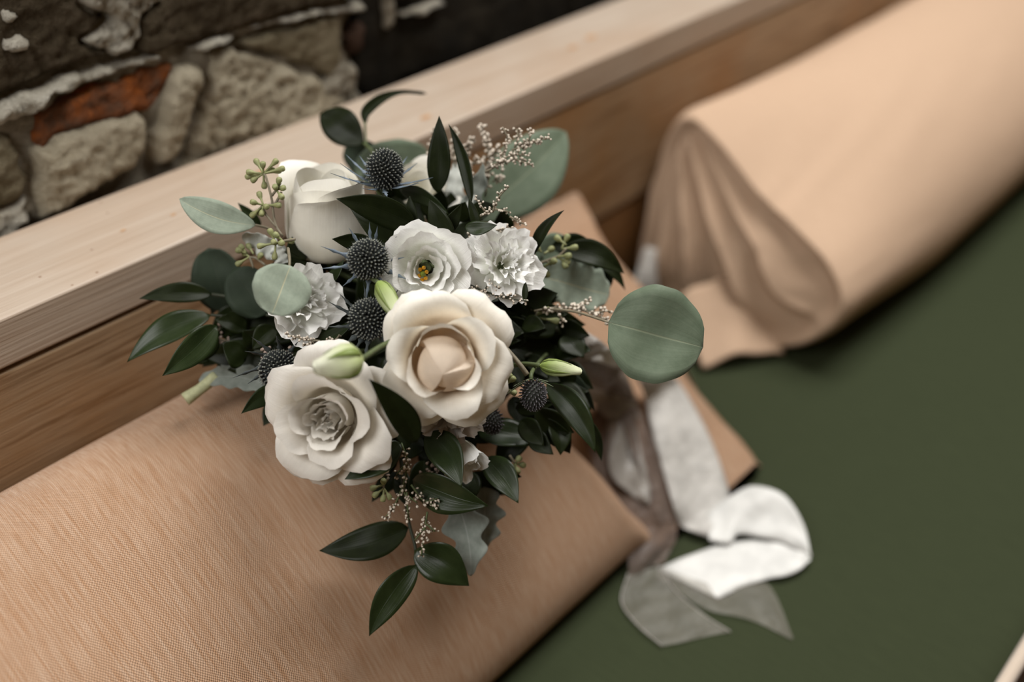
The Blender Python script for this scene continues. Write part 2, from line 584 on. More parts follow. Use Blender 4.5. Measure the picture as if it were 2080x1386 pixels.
lump('brick', [(56, 300), (84, 292), (100, 268), (150, 250), (215, 232), (272, 218), (296, 236), (297, 262), (292, 300), (262, 346), (200, 380), (150, 410), (105, 450), (72, 440), (58, 400), (62, 350)], M['stone_pale'], 0.014, 0.010, 0.0035, label='pale limewashed stone beside the red brick')
lump('brick', [(352, 128), (382, 122), (408, 132), (410, 158), (392, 215), (376, 262), (368, 300), (340, 332), (314, 338), (298, 318), (298, 268), (318, 238), (328, 190), (336, 152)], M['stone_pale'], 0.017, 0.010, 0.0035, label='narrow rounded pale stone')
lump('brick', [(420, 104), (462, 94), (520, 104), (570, 122), (640, 150), (690, 190), (712, 214), (640, 262), (540, 300), (440, 345), (380, 372), (352, 360), (372, 320), (382, 270), (402, 222), (414, 160)], M['stone_pale'], 0.012, 0.010, 0.005, label='broad pale crumbling stone')
lump('brick', [(462, 84), (560, 56), (640, 36), (692, 24), (690, 70), (690, 120), (668, 160), (620, 140), (560, 112), (500, 98)], M['stone_olive'], 0.008, 0.006, 0.0025, label='olive grey stone block')
lump('brick', [(-120, 320), (0, 262), (24, 270), (42, 305), (56, 350), (60, 372), (40, 402), (0, 425), (-120, 480)], M['stone_olive'], 0.008, 0.008, 0.003, label='olive brown stone at the left edge')
lump('mortar_lump', [(-120, 450), (0, 420), (40, 398), (58, 385), (54, 420), (58, 450), (30, 480), (-40, 520), (-120, 540)], M['mortar_pale'], 0.012, 0.007, 0.005)
lump('mortar_lump', [(645, 160), (690, 118), (712, 130), (722, 175), (740, 210), (690, 250), (640, 262), (620, 220)], M['mortar'], 0.010, 0.006, 0.007)
for poly in ([(716, 30), (765, 15), (762, 190), (735, 215), (712, 190)], [(800, 68), (1000, 0), (1130, -60), (1130, 60), (960, 120), (800, 168)],
             [(1150, -60), (1500, -200), (1500, -60), (1150, 60)], [(772, -80), (920, -140), (900, -10), (772, 18)]):
    lump('brick', poly, M['brick_black'], 0.006, 0.005, 0.002, 0.004, ywall=YWALL + 0.010)
lump('mortar_lump', [(772, -20), (794, -25), (798, 48), (780, 66), (770, 50)], M['mortar'], 0.008, 0.004, 0.004, ywall=YWALL + 0.010)
lump('mortar_patch', [(806, 26), (845, 10), (888, -2), (894, 6), (848, 28), (812, 30)], M['mortar_pale'], 0.012, 0.003, 0.001, ywall=YWALL + 0.008, label='bright chip of white mortar')
lump('brick', [(700, 58), (742, 48), (740, 112), (708, 118)], M['brick_brown'], 0.002, 0.004, 0.002, 0.004)
# plainer courses beyond the part seen in the photograph
_on_y = on_y
on_y = lambda a, b, y: (a, y, b)
kinds = ['stone_dark', 'stone_pale', 'stone_olive', 'stone_dark', 'brick_red']
for row in range(8):
    z0 = RAILTOP - 0.025 + row * 0.088
    x = -0.58 - (row % 2) * 0.09
    while x < 0.50:
        w = random.uniform(0.15, 0.21)
        if z0 < 0.90 and x < 0.10 and x + w + 0.10 > 0.165: w = 0.165 - x
        if (x + w < 0.17 or z0 > 0.90) and x + w < 0.56:
            j = lambda: random.uniform(-.006, .006)
            lump('brick', [(x + j(), z0 + j()), (x + w / 2, z0 + j()), (x + w + j(), z0 + j()), (x + w + j(), z0 + .074 + j()), (x + w / 2, z0 + .076 + j()), (x + j(), z0 + .074 + j())],
                 M[random.choice(kinds)], 0.011, 0.008, 0.003, 0.0045)
        x += w + 0.014
on_y = _on_y
# near black face of the wall right of the joint
X, Z = np.meshgrid(np.linspace(0.535, 2.9, 220), np.linspace(RAILTOP - 0.06, 1.3, 60))
N = np.array([fbm(x, z, 4, 3, 40) for x, z in zip(X.ravel(), Z.ravel())])
mesh('dark_face', np.stack([X.ravel(), YWALL + 0.008 - N * 0.005, Z.ravel()], -1), grid_faces(220, 60), M['brick_black'], wall)

floor = box('floor', (-3, -3, -0.05), (4, YWALL + 0.03, 0.0), m_wood('floor_wood', (0.12, 0.07, 0.04), (0.16, 0.1, 0.06), (0.1, 0.06, 0.03)))
tag(floor, 'dark wooden floor under the bench', kind='structure')

# ------------------------------------------------------------------ bench
bench = empty('wooden_bench', (0.8, 0.35, 0.0))
tag(bench, 'pale pine bench with a wide flat top rail in front of the stone wall', 'bench')
X0, X1 = -0.5, 3.0
o = box('top_rail', (X0, YF, RAILBOT), (X1, YB, RAILTOP), M['rail'], bench, 0.0022)
tag(o, 'wide whitewashed pine rail with small knots')
o = box('backrest_board', (X0, YF + 0.001, RAILBOT - 0.148), (X1, YF + 0.03, RAILBOT - 0.0035), M['board'], bench, 0.002)
tag(o, 'ribbed warm pine board under the rail')
o = box('backrest_board', (X0, YF + 0.004, SEAT - 0.09), (X1, YF + 0.03, RAILBOT - 0.152), M['board2'], bench, 0.002)
tag(o, 'amber pine lower board')
box('seat_board', (X0, 0.05, SEAT - 0.10), (X1, YF + 0.003, SEAT - 0.082), M['board2'], bench, 0.001)
box('apron', (X0, 0.035, SEAT - 0.20), (X1, 0.049, SEAT - 0.083), M['board2'], bench, 0.002)
for x in (-0.45, 1.2, 2.9):
    for y in (0.06, YF - 0.06):
        box('leg', (x, y, 0.0), (x + 0.06, y + 0.05, SEAT - 0.101), M['board2'], bench, 0.002)
for (a, b, r) in ((1200, 75, .005), (1163, 96, .004), (865, 238, .004), (528, 350, .0035), (250, 468, .0015), (352, 306 + 130, .0015)):
    p = on_z(a, b, RAILTOP + 0.0003)
    V = [(p[0] + r * 1.5 * math.cos(t), p[1] + r * .8 * math.sin(t), p[2]) for t in np.linspace(0, 2 * math.pi, 14, endpoint=False)]
    V.append((p[0], p[1], p[2] + 0.0002))
    if 'knot' not in M:
        M['knot'] = m_plain('knot_wood', (0.42, 0.22, 0.10), 0.5, (0.5, 0.3, 0.16), 200)
    mesh('knot', V, [(i, (i + 1) % 14, 14) for i in range(14)], M['knot'], bench)

# ------------------------------------------------------------------ green seat mat
nx, ny = 220, 70
xs = np.linspace(-0.45, 2.95, nx)
prof = [(0.562, SEAT - 0.080), (0.563, SEAT - 0.010), (0.555, SEAT - 0.001)]
ys = np.linspace(0.545, 0.050, 60)
prof += [(y, SEAT) for y in ys] + [(0.036, SEAT - 0.003), (0.029, SEAT - 0.012), (0.027, SEAT - 0.04), (0.029, SEAT - 0.072), (0.036, SEAT - 0.080)]
prof = np.array(prof)
V = []; UV = []
L = np.concatenate([[0], np.cumsum(np.hypot(*np.diff(prof, axis=0).T))])
for j, (y, z) in enumerate(prof):
    for x in xs:
        dz = 0
        if 3 <= j < 63:
            w = min(1, (j - 3) / 4, (62 - j) / 5)
            dz = w * (0.0045 * fbm(x, y, 2, 3, 5) + 0.0022 * max(0, 0.22 - abs(fbm(x * 0.6 + y * 0.5, y - x * 0.35, 6, 2, 4))) * 2.2)
        V.append((x, y, z + dz)); UV.append((x, L[j]))
seat = mesh('seat_mat', V, grid_faces(nx, len(prof)), M['green'], None, uv=UV)
tag(seat, 'dark olive green canvas seat mat with pale piped front edge', 'seat mat')
pts = [(x, 0.0305, SEAT - 0.0005) for x in np.linspace(-0.45, 2.95, 60)]
Vt, Ft = tube_vf(pts, 0.0055, 8, 60)
o = mesh('piping', Vt, Ft, M['piping'], seat, uv=[(v[0], v[1]) for v in Vt])
tag(o, 'pale beige piping')


# ------------------------------------------------------------------ cushions
def closed_section(pts, n):
    pts = np.asarray(pts, float)
    k = len(pts)
    ext = np.vstack([pts[-1], pts, pts[0], pts[1]])
    out = []
    for s in np.linspace(0, k, n, endpoint=False):
        i = int(s) % k
        t = s - int(s)
        a, b, c, d = ext[i:i + 4]
        out.append(0.5 * ((2 * b) + (-a + c) * t + (2 * a - 5 * b + 4 * c - d) * t * t + (-a + 3 * b - 3 * c + d) * t ** 3))
    return np.array(out)


def sstep(x, a, b):
    t = np.clip((x - a) / (b - a), 0, 1)
    return t * t * (3 - 2 * t)


Z = lambda z: CAMZ + z
FULL = closed_section([(.548, Z(-.640)), (.556, Z(-.560)), (.552, Z(-.480)), (.530, Z(-.447)), (.490, Z(-.436)), (.430, Z(-.462)),
                       (.365, Z(-.512)), (.318, Z(-.566)), (.300, Z(-.612)), (.316, Z(-.642)), (.40, Z(-.6455)), (.48, Z(-.6455))], 120)
FLAP = closed_section([(.520, Z(-.640)), (.540, Z(-.600)), (.552, Z(-.520)), (.550, Z(-.474)), (.530, Z(-.476)), (.470, Z(-.512)),
                       (.400, Z(-.562)), (.335, Z(-.612)), (.300, Z(-.636)), (.296, Z(-.644)), (.38, Z(-.6455)), (.45, Z(-.6455))], 120)
TAPE = closed_section([(.520, Z(-.600)), (.545, Z(-.520)), (.552, Z(-.485)), (.550, Z(-.472)), (.530, Z(-.480)), (.470, Z(-.517)),
                       (.400, Z(-.567)), (.335, Z(-.617)), (.285, Z(-.640)), (.290, Z(-.645)), (.340, Z(-.630)), (.44, Z(-.560))], 120)
n_s, n_t = 200, 120
SS = np.linspace(0, 1, n_s)
V = []; UV = []
for s in SS:
    x = -0.40 + s * 1.08
    for t in range(n_t):
        y0, z0 = FULL[t]; y1, z1 = FLAP[t]; y2, z2 = TAPE[t]
        # the fold where the stuffing ends runs a little further along at the bottom
        zr = (CAMZ - .44 - z0) / .2
        xe = 0.40 + 0.10 * max(0, zr) ** 0.6
        b = sstep(x, xe - 0.02, xe + 0.028)
        c = sstep(x, 0.52, 0.62)
        y = y0 * (1 - b) + y1 * b; z = z0 * (1 - b) + z1 * b
        y = y * (1 - c) + y2 * c; z = z * (1 - c) + z2 * c
        # soft creases
        wv = fbm(x * 3, y * 10, z * 10, 3, 1.6) * 0.004
        wr = math.sin(x * 95 + y * 20) * 0.0008 * b
        z += (wv + wr) * (1 if z > SEAT + 0.01 else 0)
        top = (z - SEAT) / 0.18
        xend = 0.635 + 0.045 * top + 0.006 * math.sin(top * 14)
        xx = x if x < 0.45 else 0.45 + (x - 0.45) * (xend - 0.45) / (0.68 - 0.45)
        V.append((xx, y, max(z, SEAT + 0.008))); UV.append((x, t / n_t * 0.75))
F = grid_faces(n_t, n_s, True)
F.append(tuple(range(n_t))); F.append(tuple((n_s - 1) * n_t + i for i in range(n_t))[::-1])
cush = mesh('cushion', V, F, M['tan'], None, uv=UV)
tag(cush, 'tan linen cushion under the bouquet with its loose end flap to the right', 'cushion')
cush2root = empty('bolster_cushion', (1.3, 0.44, SEAT))
tag(cush2root, 'peach tan bolster with gathered pleated end leaning on the backrest', 'cushion')
n_t = 160
BN = closed_section([(.545, Z(-.640)), (.559, Z(-.560)), (.557, Z(-.475)), (.535, Z(-.437)), (.490, Z(-.450)), (.430, Z(-.485)),
                     (.375, Z(-.508)), (.332, Z(-.530)), (.306, Z(-.565)), (.320, Z(-.605)), (.362, Z(-.636)), (.450, Z(-.640))], n_t)
BF = closed_section([(.548, Z(-.638)), (.559, Z(-.550)), (.556, Z(-.475)), (.530, Z(-.443)), (.480, Z(-.434)), (.420, Z(-.446)),
                     (.362, Z(-.476)), (.318, Z(-.522)), (.298, Z(-.575)), (.308, Z(-.618)), (.345, Z(-.636)), (.450, Z(-.640))], n_t)
V = []; UV = []
stations = list(np.linspace(2.3, 0.88, 120)) + [0.870, 0.860, 0.852, 0.846, 0.842]
arc = np.concatenate([[0], np.cumsum(np.hypot(*np.diff(BF, axis=0).T))])
for x in stations:
    b = sstep(x, 0.84, 1.08)
    sec = BN * (1 - b) + BF * b
    cy0, cz0 = 0.44, Z(-.545)
    sh = 1 - 0.05 * max(0, (0.865 - x) / 0.023) ** 2
    for t in range(n_t):
        y, z = sec[t]
        dy, dz = (y - cy0) * sh, (z - cz0) * sh
        a = math.atan2(dz, dy)
        wr = 1 + 0.030 * fbm(x * 2.5, y * 5, z * 5, 3, 1.6) + 0.010 * math.sin(a * 8 + x * 30 + 2 * math.sin(a * 3)) * math.exp(-(x - 0.86) * 5) * (1 if dz > 0 else 0)
        V.append((x, min(YF - 0.002, cy0 + dy * wr), max(SEAT + 0.006, cz0 + dz * wr))); UV.append((x, arc[t]))
ns = len(stations)
# gathered end: folds run down and forward from a pinch in the top back corner
ncap = 50
for j in range(1, ncap + 1):
    f = 1 - j / ncap
    for t in range(n_t):
        y, z = BN[t]
        y = 0.44 + (y - 0.44) * 0.95 * f + 0.015 * (1 - f)
        z = Z(-.545) + (z - Z(-.545)) * 0.95 * f + 0.010 * (1 - f)
        dy, dz = y - 0.550, z - Z(-.425)
        ang = math.atan2(dz, dy); dist = math.hypot(dy, dz)
        pl = 1.6 * abs(math.sin(ang * 12 + 7 * dist + fbm(y * 6, z * 6, 3, 2, 1.2) * 3.4)) ** 0.8 - 1 + 0.35 * math.sin(ang * 33 + fbm(y * 6, z * 6, 8, 2, 1.5) * 4)
        pl *= 0.8 + 1.6 * abs(fbm(y * 9, z * 9, 5, 2, 1.2))
        low = 1 - min(1, max(0, (z - SEAT) / 0.20))
        dome = 0.034 * (1 - f ** 2.0) * (0.25 + 0.75 * low) - 0.012 * min(1, (1 - f) * 9)
        x = 0.842 - dome + 0.010 * pl * min(1, (1 - f) * 5) * math.exp(-dist * 1.2)
        V.append((x, y, max(SEAT + 0.006, z))); UV.append((z, y))
V = [(v[0] - sstep(1.3 - v[0], 0, 0.45) * 0.045 * (1 - (v[2] - SEAT) / 0.21), v[1], v[2]) for v in V]
F = grid_faces(n_t, ns + ncap, True)
o = mesh('cover', V, F, M['tan2'], cush2root, uv=UV)
# loose end flap lying on the seat
A = np.array([on_z(1385, 600, SEAT + .05), on_z(1405, 690, SEAT + .02), on_z(1428, 748, SEAT + .006)])
B = np.array([on_z(1500, 575, SEAT + .05), on_z(1565, 640, SEAT + .03), on_z(1590, 722, SEAT + .006)])
Ac, Bc = catmull(A, 20), catmull(B, 20)
V = []; UV = []
for i in range(20):
    for j in range(24):
        u = j / 23
        p = Ac[i] * (1 - u) + Bc[i] * u
        p = p + np.array([0, 0, 0.010 * math.sin(u * math.pi) + 0.002 * math.sin(u * 11 + i * .2)])
        V.append(p); UV.append((p[0], p[1]))
o = mesh('end_flap', V, grid_faces(24, 20), M['tan2'], cush2root, uv=UV, solid=0.004)

# ------------------------------------------------------------------ bouquet
bouquet = empty('bouquet', P(1000, 700, 0.68))
tag(bouquet, 'bridal bouquet of white roses, blue thistles and dark greenery tied with silver and white ribbons', 'bouquet')
BIND = P(1138, 702, 0.730)


def view_axes(c):
    n = nrm(CAM - c)
    u = nrm(UP - n * np.dot(UP, n))
    r = np.cross(u, n)
    return r, u, n


def frame(c, ax):
    """ax = (right, up, toward) in view terms -> orthonormal frame with Z along axis"""
    r, u, n = view_axes(c)
    z = nrm(ax[0] * r + ax[1] * u + ax[2] * n)
    x = nrm(np.cross(u, z))
    y = np.cross(z, x)
    return x, y, z


def petal(parent, c, fr, S, phi, L, r0, al, hw, drop=0.35, z0=0.0, ruf=0.0, rfq=4, point=0.0, side=0.0, pw=3.0, mat=None, nu=15, nv=15, name='petal', back=0.0, wprof=(0.55, 0.95, 1.0, 0.85), twist=0.0):
    rg = RNG.uniform(0, 6.28, 4)
    fx, fy, fz = fr
    ss = np.linspace(0, 1, 60)
    alr = np.radians(np.interp(ss, np.linspace(0, 1, len(al)), al))
    kk = np.ones(9) / 9
    alr = np.convolve(np.pad(alr, 4, 'edge'), kk, 'valid')
    ds = ss[1]
    rr = r0 + L * np.concatenate([[0], np.cumsum(np.sin(alr[:-1]) * ds)])
    zz = z0 + L * np.concatenate([[0], np.cumsum(np.cos(alr[:-1]) * ds)])
    V = []; UV = []
    for j in range(nv):
        v = j / (nv - 1)
        for i in range(nu):
            u = 2 * i / (nu - 1) - 1
            s = v * (1 - drop * abs(u) ** pw * (0.3 + 0.7 * v)) * (1 - 0.02)
            if point: s = s + v ** 4 * point * (math.exp(-(u / 0.22) ** 2) - 0.3)
            s = min(max(s, 0), 1)
            r = np.interp(s, ss, rr); z = np.interp(s, ss, zz)
            wf = np.interp(v, np.linspace(0, 1, len(wprof)), wprof)
            rref = max(r, 0.12)
            # keep the real width of a petal roughly constant as it opens out
            ph = phi + u * hw * wf * min(1.0, 0.85 / rref if r > 0.85 else 1.0) + twist * v
            e = abs(u) ** 3 * v
            r += side * e
            z -= back * e
            w1 = ruf * v ** 3 * (math.sin(u * rfq + rg[0]) + 0.6 * math.sin(u * rfq * 2.3 + rg[1]) + 0.35 * math.sin(u * rfq * 5.1 + rg[2]))
            r += w1 + 0.012 * math.sin(3 * u + 4 * v + rg[3])
            z += w1 * 0.6 * math.sin(u * 5 + rg[2])
            r = max(r, 0.004)
            V.append(c + S * (r * math.cos(ph) * fx + r * math.sin(ph) * fy + z * fz)); UV.append((i / (nu - 1), v))
    return mesh(name, V, grid_faces(nu, nv), mat, parent, uv=UV)


def stem_to_bind(c, z, parent, rad=0.0016, mat='stem', S=0.03, back=0.9):
    p0 = c - z * S * back
    p1 = p0 - z * 0.02
    tube('stem', [p0 + z * S * 0.25, p1, (p1 + BIND) / 2 + FW * 0.01, BIND], rad, M[mat], parent, 7, 14)


def flower(name, label, px, py, d, Rpx, ax, layers, mats, roll=0.0, hip=True, squash=None):
    c = P(px, py, d)
    S = Rpx * d / FPX
    fr = frame(c, ax)
    x, y, z = fr
    ro = math.radians(roll)
    fx, fy = x * math.cos(ro) + y * math.sin(ro), -x * math.sin(ro) + y * math.cos(ro)
    if squash: fx = fx * squash
    fr = (fx, fy, z)
    # receptacle and sepals are the flower's own mesh
    V = []; n = 14
    prof = [(0.02, -0.62), (0.10, -0.60), (0.15, -0.50), (0.13, -0.38), (0.10, -0.30), (0.02, -0.28)]
    for (r, h) in prof:
        for i in range(n):
            a = 2 * math.pi * i / n
            V.append(c + S * (r * math.cos(a) * fx + r * math.sin(a) * fy + (h + 0.05) * z))
    root = mesh(name, V, grid_faces(n, len(prof), True), M['stem'], bouquet)
    root['label'] = label
    k = 0
    for L in layers:
        n = L.get('n', 5)
        for i in range(n):
            ph = L.get('ph', k * 0.7) + i * 2 * math.pi / n * L.get('span', 1.0) + RNG.uniform(-1, 1) * L.get('jit', 0.12)
            kw = {q: w for q, w in L.items() if q in ('drop', 'z0', 'ruf', 'rfq', 'point', 'side', 'pw', 'nu', 'nv', 'wprof', 'twist', 'back')}
            al = [a + RNG.uniform(-1, 1) * L.get('aj', 4) for a in L['al']]
            petal(root, c, fr, S, ph, L['L'] * (1 + RNG.uniform(-1, 1) * 0.05), L.get('r0', 0.05), al, L['hw'], mat=M[L.get('mat', mats)], **kw)
        k += 1
    if hip: stem_to_bind(c, z, root, S=S)
    return root, c, S, fr


def ellipsoid(name, c, ax, r, h, mat, parent, n=12, m=8):
    x, y, z = ax
    V = []
    for j in range(m):
        t = math.pi * (j + 0.5) / m
        for i in range(n):
            a = 2 * math.pi * i / n
            V.append(c + r * math.sin(t) * (math.cos(a) * x + math.sin(a) * y) + h * math.cos(t) * z)
    F = grid_faces(n, m, True)
    F.append(tuple(range(n))); F.append(tuple((m - 1) * n + i for i in range(n))[::-1])
    return mesh(name, V, F, mat, parent)



def rosebud(parent, c, S, ax, R, H, z0, mat, steps=3, turn=0.6):
    """closed egg of petals spiralling over one another"""
    x, y, z = frame(c, ax)
    V = []; UV = []; nn, m = 120, 36
    for j in range(m):
        h = j / (m - 1)
        e = math.sin(math.pi * min(1, 0.06 + 0.94 * h) ** 1.25) ** 0.75 if h < 1 else 0
        for i in range(nn):
            a = 2 * math.pi * i / nn
            q = (a * steps / (2 * math.pi) + turn * h + 0.35 * math.sin(h * 3) + 0.22) % 1.0
            rr = R * e * (0.76 + 0.28 * q ** 1.3 + 0.015 * math.sin(a * 5 + h * 4)) + 0.004
            hh = z0 + H * h + 0.09 * q * h * (1 - h ** 6)
            V.append(c + S * (rr * math.cos(a) * x + rr * math.sin(a) * y + hh * z)); UV.append((i / nn, h))
    mesh('inner_bud', V, grid_faces(nn, m, True), mat, parent, uv=UV)


# --- large cream rose, front centre
RA = flower('rose', 'large cream rose with tight peach centre, front middle of the bouquet', 902, 730, 0.560, 110, (-0.02, -0.16, 1.0), [
    
    dict(n=1, L=1.32, r0=0.24, z0=-0.42, al=(74, 36, -2, -40, -62), hw=0.75, drop=0.45, mat='peach', ph=-1.15, point=0.10, pw=2.0),
    dict(n=3, L=1.22, r0=0.28, z0=-0.44, al=(74, 40, 4, -6, 10, 50), hw=1.10, drop=0.28, mat='cream', ph=1.75, point=0.02, ruf=0.02, jit=.2, side=-.05),
    dict(n=3, L=1.22, r0=0.30, z0=-0.46, al=(74, 44, 16, 14, 50, 130), hw=1.05, drop=0.28, mat='cream', ph=0.7, point=0.05, ruf=0.02, jit=.2, side=-.04),
    dict(n=3, L=1.36, r0=0.30, z0=-0.50, al=(76, 52, 30, 38, 95, 190), hw=1.00, drop=0.26, mat='cream', ph=1.9, point=0.07, ruf=0.025, side=0.06, back=0.10),
    dict(n=4, L=1.42, r0=0.30, z0=-0.54, al=(76, 60, 44, 62, 120, 200), hw=0.95, drop=0.26, mat='cream', ph=0.75, point=0.10, ruf=0.03, side=0.08, back=0.16),
], 'cream')

rosebud(RA[0], RA[1], RA[2], (-0.03, -0.42, 1.0), 0.56, 1.20, -0.50, M['peach'])

# --- grey-white garden rose, lower left
flower('rose', 'open grey white garden rose with swirled centre, lower left over the tan cushion', 668, 848, 0.570, 114, (-0.40, -0.26, 1.0), [
    dict(n=3, L=0.55, r0=0.02, z0=-0.30, al=(30, 6, -8, 10), hw=1.3, drop=0.2, ph=0, ruf=0.03, rfq=6, jit=.5, twist=.4),
    dict(n=4, L=0.62, r0=0.09, z0=-0.32, al=(34, 10, -6, 12), hw=1.1, drop=0.2, ph=0.6, ruf=0.035, rfq=6, jit=.5, twist=.4),
    dict(n=4, L=0.78, r0=0.16, z0=-0.36, al=(48, 16, -8, 8, 30), hw=1.05, drop=0.22, ph=1.1, ruf=0.03, jit=.4, twist=.3),
    dict(n=3, L=1.02, r0=0.24, z0=-0.42, al=(60, 26, -8, -4, 20, 60), hw=1.15, drop=0.25, ph=0.6, ruf=0.025, jit=.3, twist=.2),
    dict(n=4, L=1.16, r0=0.26, z0=-0.46, al=(70, 40, 4, 10, 46, 90), hw=1.0, drop=0.25, ph=0.2, ruf=0.025, point=.03),
    dict(n=4, L=1.28, r0=0.28, z0=-0.50, al=(74, 54, 26, 34, 80, 140), hw=0.95, drop=0.26, ph=1.0, ruf=0.028, point=.05, side=.05, back=.08),
    dict(n=5, L=1.34, r0=0.28, z0=-0.54, al=(76, 62, 46, 56, 100, 170), hw=0.9, drop=0.26, ph=0.3, ruf=0.03, point=.06, side=.08, back=.16),
], 'greyrose')

# --- ivory rose seen from its side, top left
flower('rose', 'ivory rose bud seen from the side, top left above the pale rail', 664, 424, 0.640, 88, (-0.14, 1.0, 0.40), [
    dict(n=3, L=2.1, r0=0.10, z0=-0.90, al=(70, 40, 0, -14, -26), hw=1.4, drop=0.15, ph=0.4, jit=.1, nv=20, twist=.5),
    dict(n=2, L=2.45, r0=0.14, z0=-1.12, al=(84, 62, 14, -8, -16, 10), hw=1.6, drop=0.25, ph=1.1, jit=.1, nv=24, nu=21, wprof=(.8, 1, 1, .9), point=.02, twist=.5),
    dict(n=2, L=2.75, r0=0.16, z0=-1.16, al=(88, 70, 18, -6, -12, 16, 80), hw=1.5, drop=0.30, ph=2.3, jit=.05, nv=26, nu=21, point=.05, wprof=(.8, 1, 1, .85), twist=.3, ruf=.02),
    dict(n=1, L=2.50, r0=0.18, z0=-1.18, al=(90, 74, 20, 0, -6, 10, 60), hw=1.5, drop=0.42, ph=-1.75, jit=.02, nv=26, nu=21, wprof=(.8, 1, 1, .8), twist=.45, ruf=.02),
], 'ivory')

# --- white lisianthus, open with yellow eye
r_, c_, S_, fr_ = flower('lisianthus', 'white ruffled lisianthus with a yellow eye, above the cream rose', 866, 546, 0.590, 76, (0.0, -0.08, 1.0), [
    dict(n=3, L=0.80, r0=0.21, z0=-0.35, al=(30, 6, 4, 34), hw=1.10, drop=0.15, ph=0.3, ruf=0.03, rfq=4, mat='white', jit=.5, aj=10, twist=.4),
    dict(n=3, L=0.98, r0=0.20, z0=-0.38, al=(46, 20, 12, 44), hw=1.1, drop=0.18, ph=1.0, ruf=0.035, rfq=5, jit=.4, aj=9, twist=.3),
    dict(n=4, L=1.08, r0=0.24, z0=-0.40, al=(58, 40, 26, 66), hw=1.0, drop=0.18, ph=0.2, ruf=0.035, rfq=6, jit=.3),
    dict(n=4, L=1.18, r0=0.24, z0=-0.42, al=(68, 56, 50, 88), hw=1.0, drop=0.16, ph=0.9, ruf=0.03, rfq=7, jit=.3),
    dict(n=4, L=1.20, r0=0.22, z0=-0.48, al=(76, 68, 68, 104), hw=1.0, drop=0.16, ph=0.4, ruf=0.03, rfq=8),
], 'white')


cc = c_ + fr_[2] * 0.001 - fr_[0] * 0.002 - fr_[1] * 0.003
ellipsoid('pistil', cc, fr_, 0.0019, 0.0042, M['pistil'], r_)
for k in range(6):
    a = k * 1.047 + 0.3
    q = cc + 0.0022 * (math.cos(a) * fr_[0] + math.sin(a) * 1.7 * fr_[1]) + fr_[2] * 0.0005
    ellipsoid('stamen', q, fr_, 0.0013, 0.0028, M['stamen'], r_, 8, 5)

flower('lisianthus', 'fully double white lisianthus, upper right beside the eucalyptus', 1024, 536, 0.605, 78, (0.30, 0.18, 1.0), [
    dict(n=4, L=0.62, r0=0.03, z0=-0.10, al=(30, 12, 10, 30), hw=1.0, drop=0.2, ruf=0.05, rfq=7, jit=.6),
    dict(n=5, L=0.72, r0=0.10, z0=-0.20, al=(44, 20, 12, 40), hw=0.8, drop=0.2, ruf=0.06, rfq=7, jit=.5),
    dict(n=6, L=0.85, r0=0.12, z0=-0.28, al=(52, 30, 22, 60), hw=0.75, drop=0.2, ruf=0.06, rfq=7, jit=.5, aj=9),
    dict(n=6, L=1.0, r0=0.14, z0=-0.38, al=(60, 46, 36, 80), hw=0.75, drop=0.2, ruf=0.06, rfq=8, jit=.4, aj=10),
    dict(n=6, L=1.12, r0=0.16, z0=-0.46, al=(70, 60, 62, 96), hw=0.75, drop=0.2, ruf=0.05, rfq=8, jit=.4, aj=9),
], 'white')
flower('lisianthus', 'white ruffled lisianthus turned sideways behind the round pale leaf, left side', 616, 612, 0.605, 80, (0.34, 0.05, 0.95), [
    dict(n=4, L=0.70, r0=0.03, z0=-0.2, al=(28, 8, 4, 24), hw=1.0, drop=0.2, ruf=0.05, rfq=7, jit=.6),
    dict(n=5, L=0.92, r0=0.10, z0=-0.32, al=(48, 20, 8, 30), hw=0.85, drop=0.2, ruf=0.05, rfq=7, jit=.4),
    dict(n=5, L=1.10, r0=0.14, z0=-0.42, al=(60, 36, 16, 44), hw=0.85, drop=0.2, ruf=0.045, rfq=7, jit=.3, aj=8),
    dict(n=5, L=1.25, r0=0.16, z0=-0.52, al=(72, 50, 24, 40, 80), hw=0.95, drop=0.2, ruf=0.06, rfq=6, jit=.3, aj=10),
], 'white')
flower('lisianthus', 'white lisianthus with painted shade tucked under the cream rose', 918, 850, 0.600, 72, (-0.05, -0.85, 0.55), [
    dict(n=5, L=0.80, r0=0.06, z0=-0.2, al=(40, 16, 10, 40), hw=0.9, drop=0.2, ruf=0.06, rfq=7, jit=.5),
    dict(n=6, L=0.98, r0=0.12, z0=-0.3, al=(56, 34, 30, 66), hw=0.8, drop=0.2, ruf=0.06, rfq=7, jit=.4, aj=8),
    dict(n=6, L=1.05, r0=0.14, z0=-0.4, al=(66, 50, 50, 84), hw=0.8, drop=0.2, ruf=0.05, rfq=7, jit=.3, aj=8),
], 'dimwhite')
flower('lisianthus', 'small half closed white lisianthus at the bottom of the bouquet', 945, 925, 0.610, 52, (0.45, -0.75, 0.5), [
    dict(n=3, L=1.3, r0=0.08, z0=-0.6, al=(30, 14, 0, -6), hw=1.3, drop=0.2, ruf=0.04, rfq=5),
    dict(n=3, L=1.7, r0=0.12, z0=-0.75, al=(46, 24, 6, 16, 40), hw=1.15, drop=0.25, ruf=0.06, rfq=5, ph=0.4),
], 'white')
flower('rose', 'blurred ivory rose at the back behind the top thistle', 850, 398, 0.690, 66, (0.15, 0.65, 0.7), [
    dict(n=3, L=1.4, r0=0.08, z0=-0.6, al=(40, 20, 0, -20), hw=1.3, drop=0.15),
    dict(n=4, L=1.7, r0=0.14, z0=-0.8, al=(60, 36, 6, 0, 20), hw=1.1, drop=0.2, ph=.5),
    dict(n=4, L=1.8, r0=0.16, z0=-0.85, al=(70, 48, 22, 34, 70), hw=1.0, drop=0.25, ph=1.2),
], 'ivory')
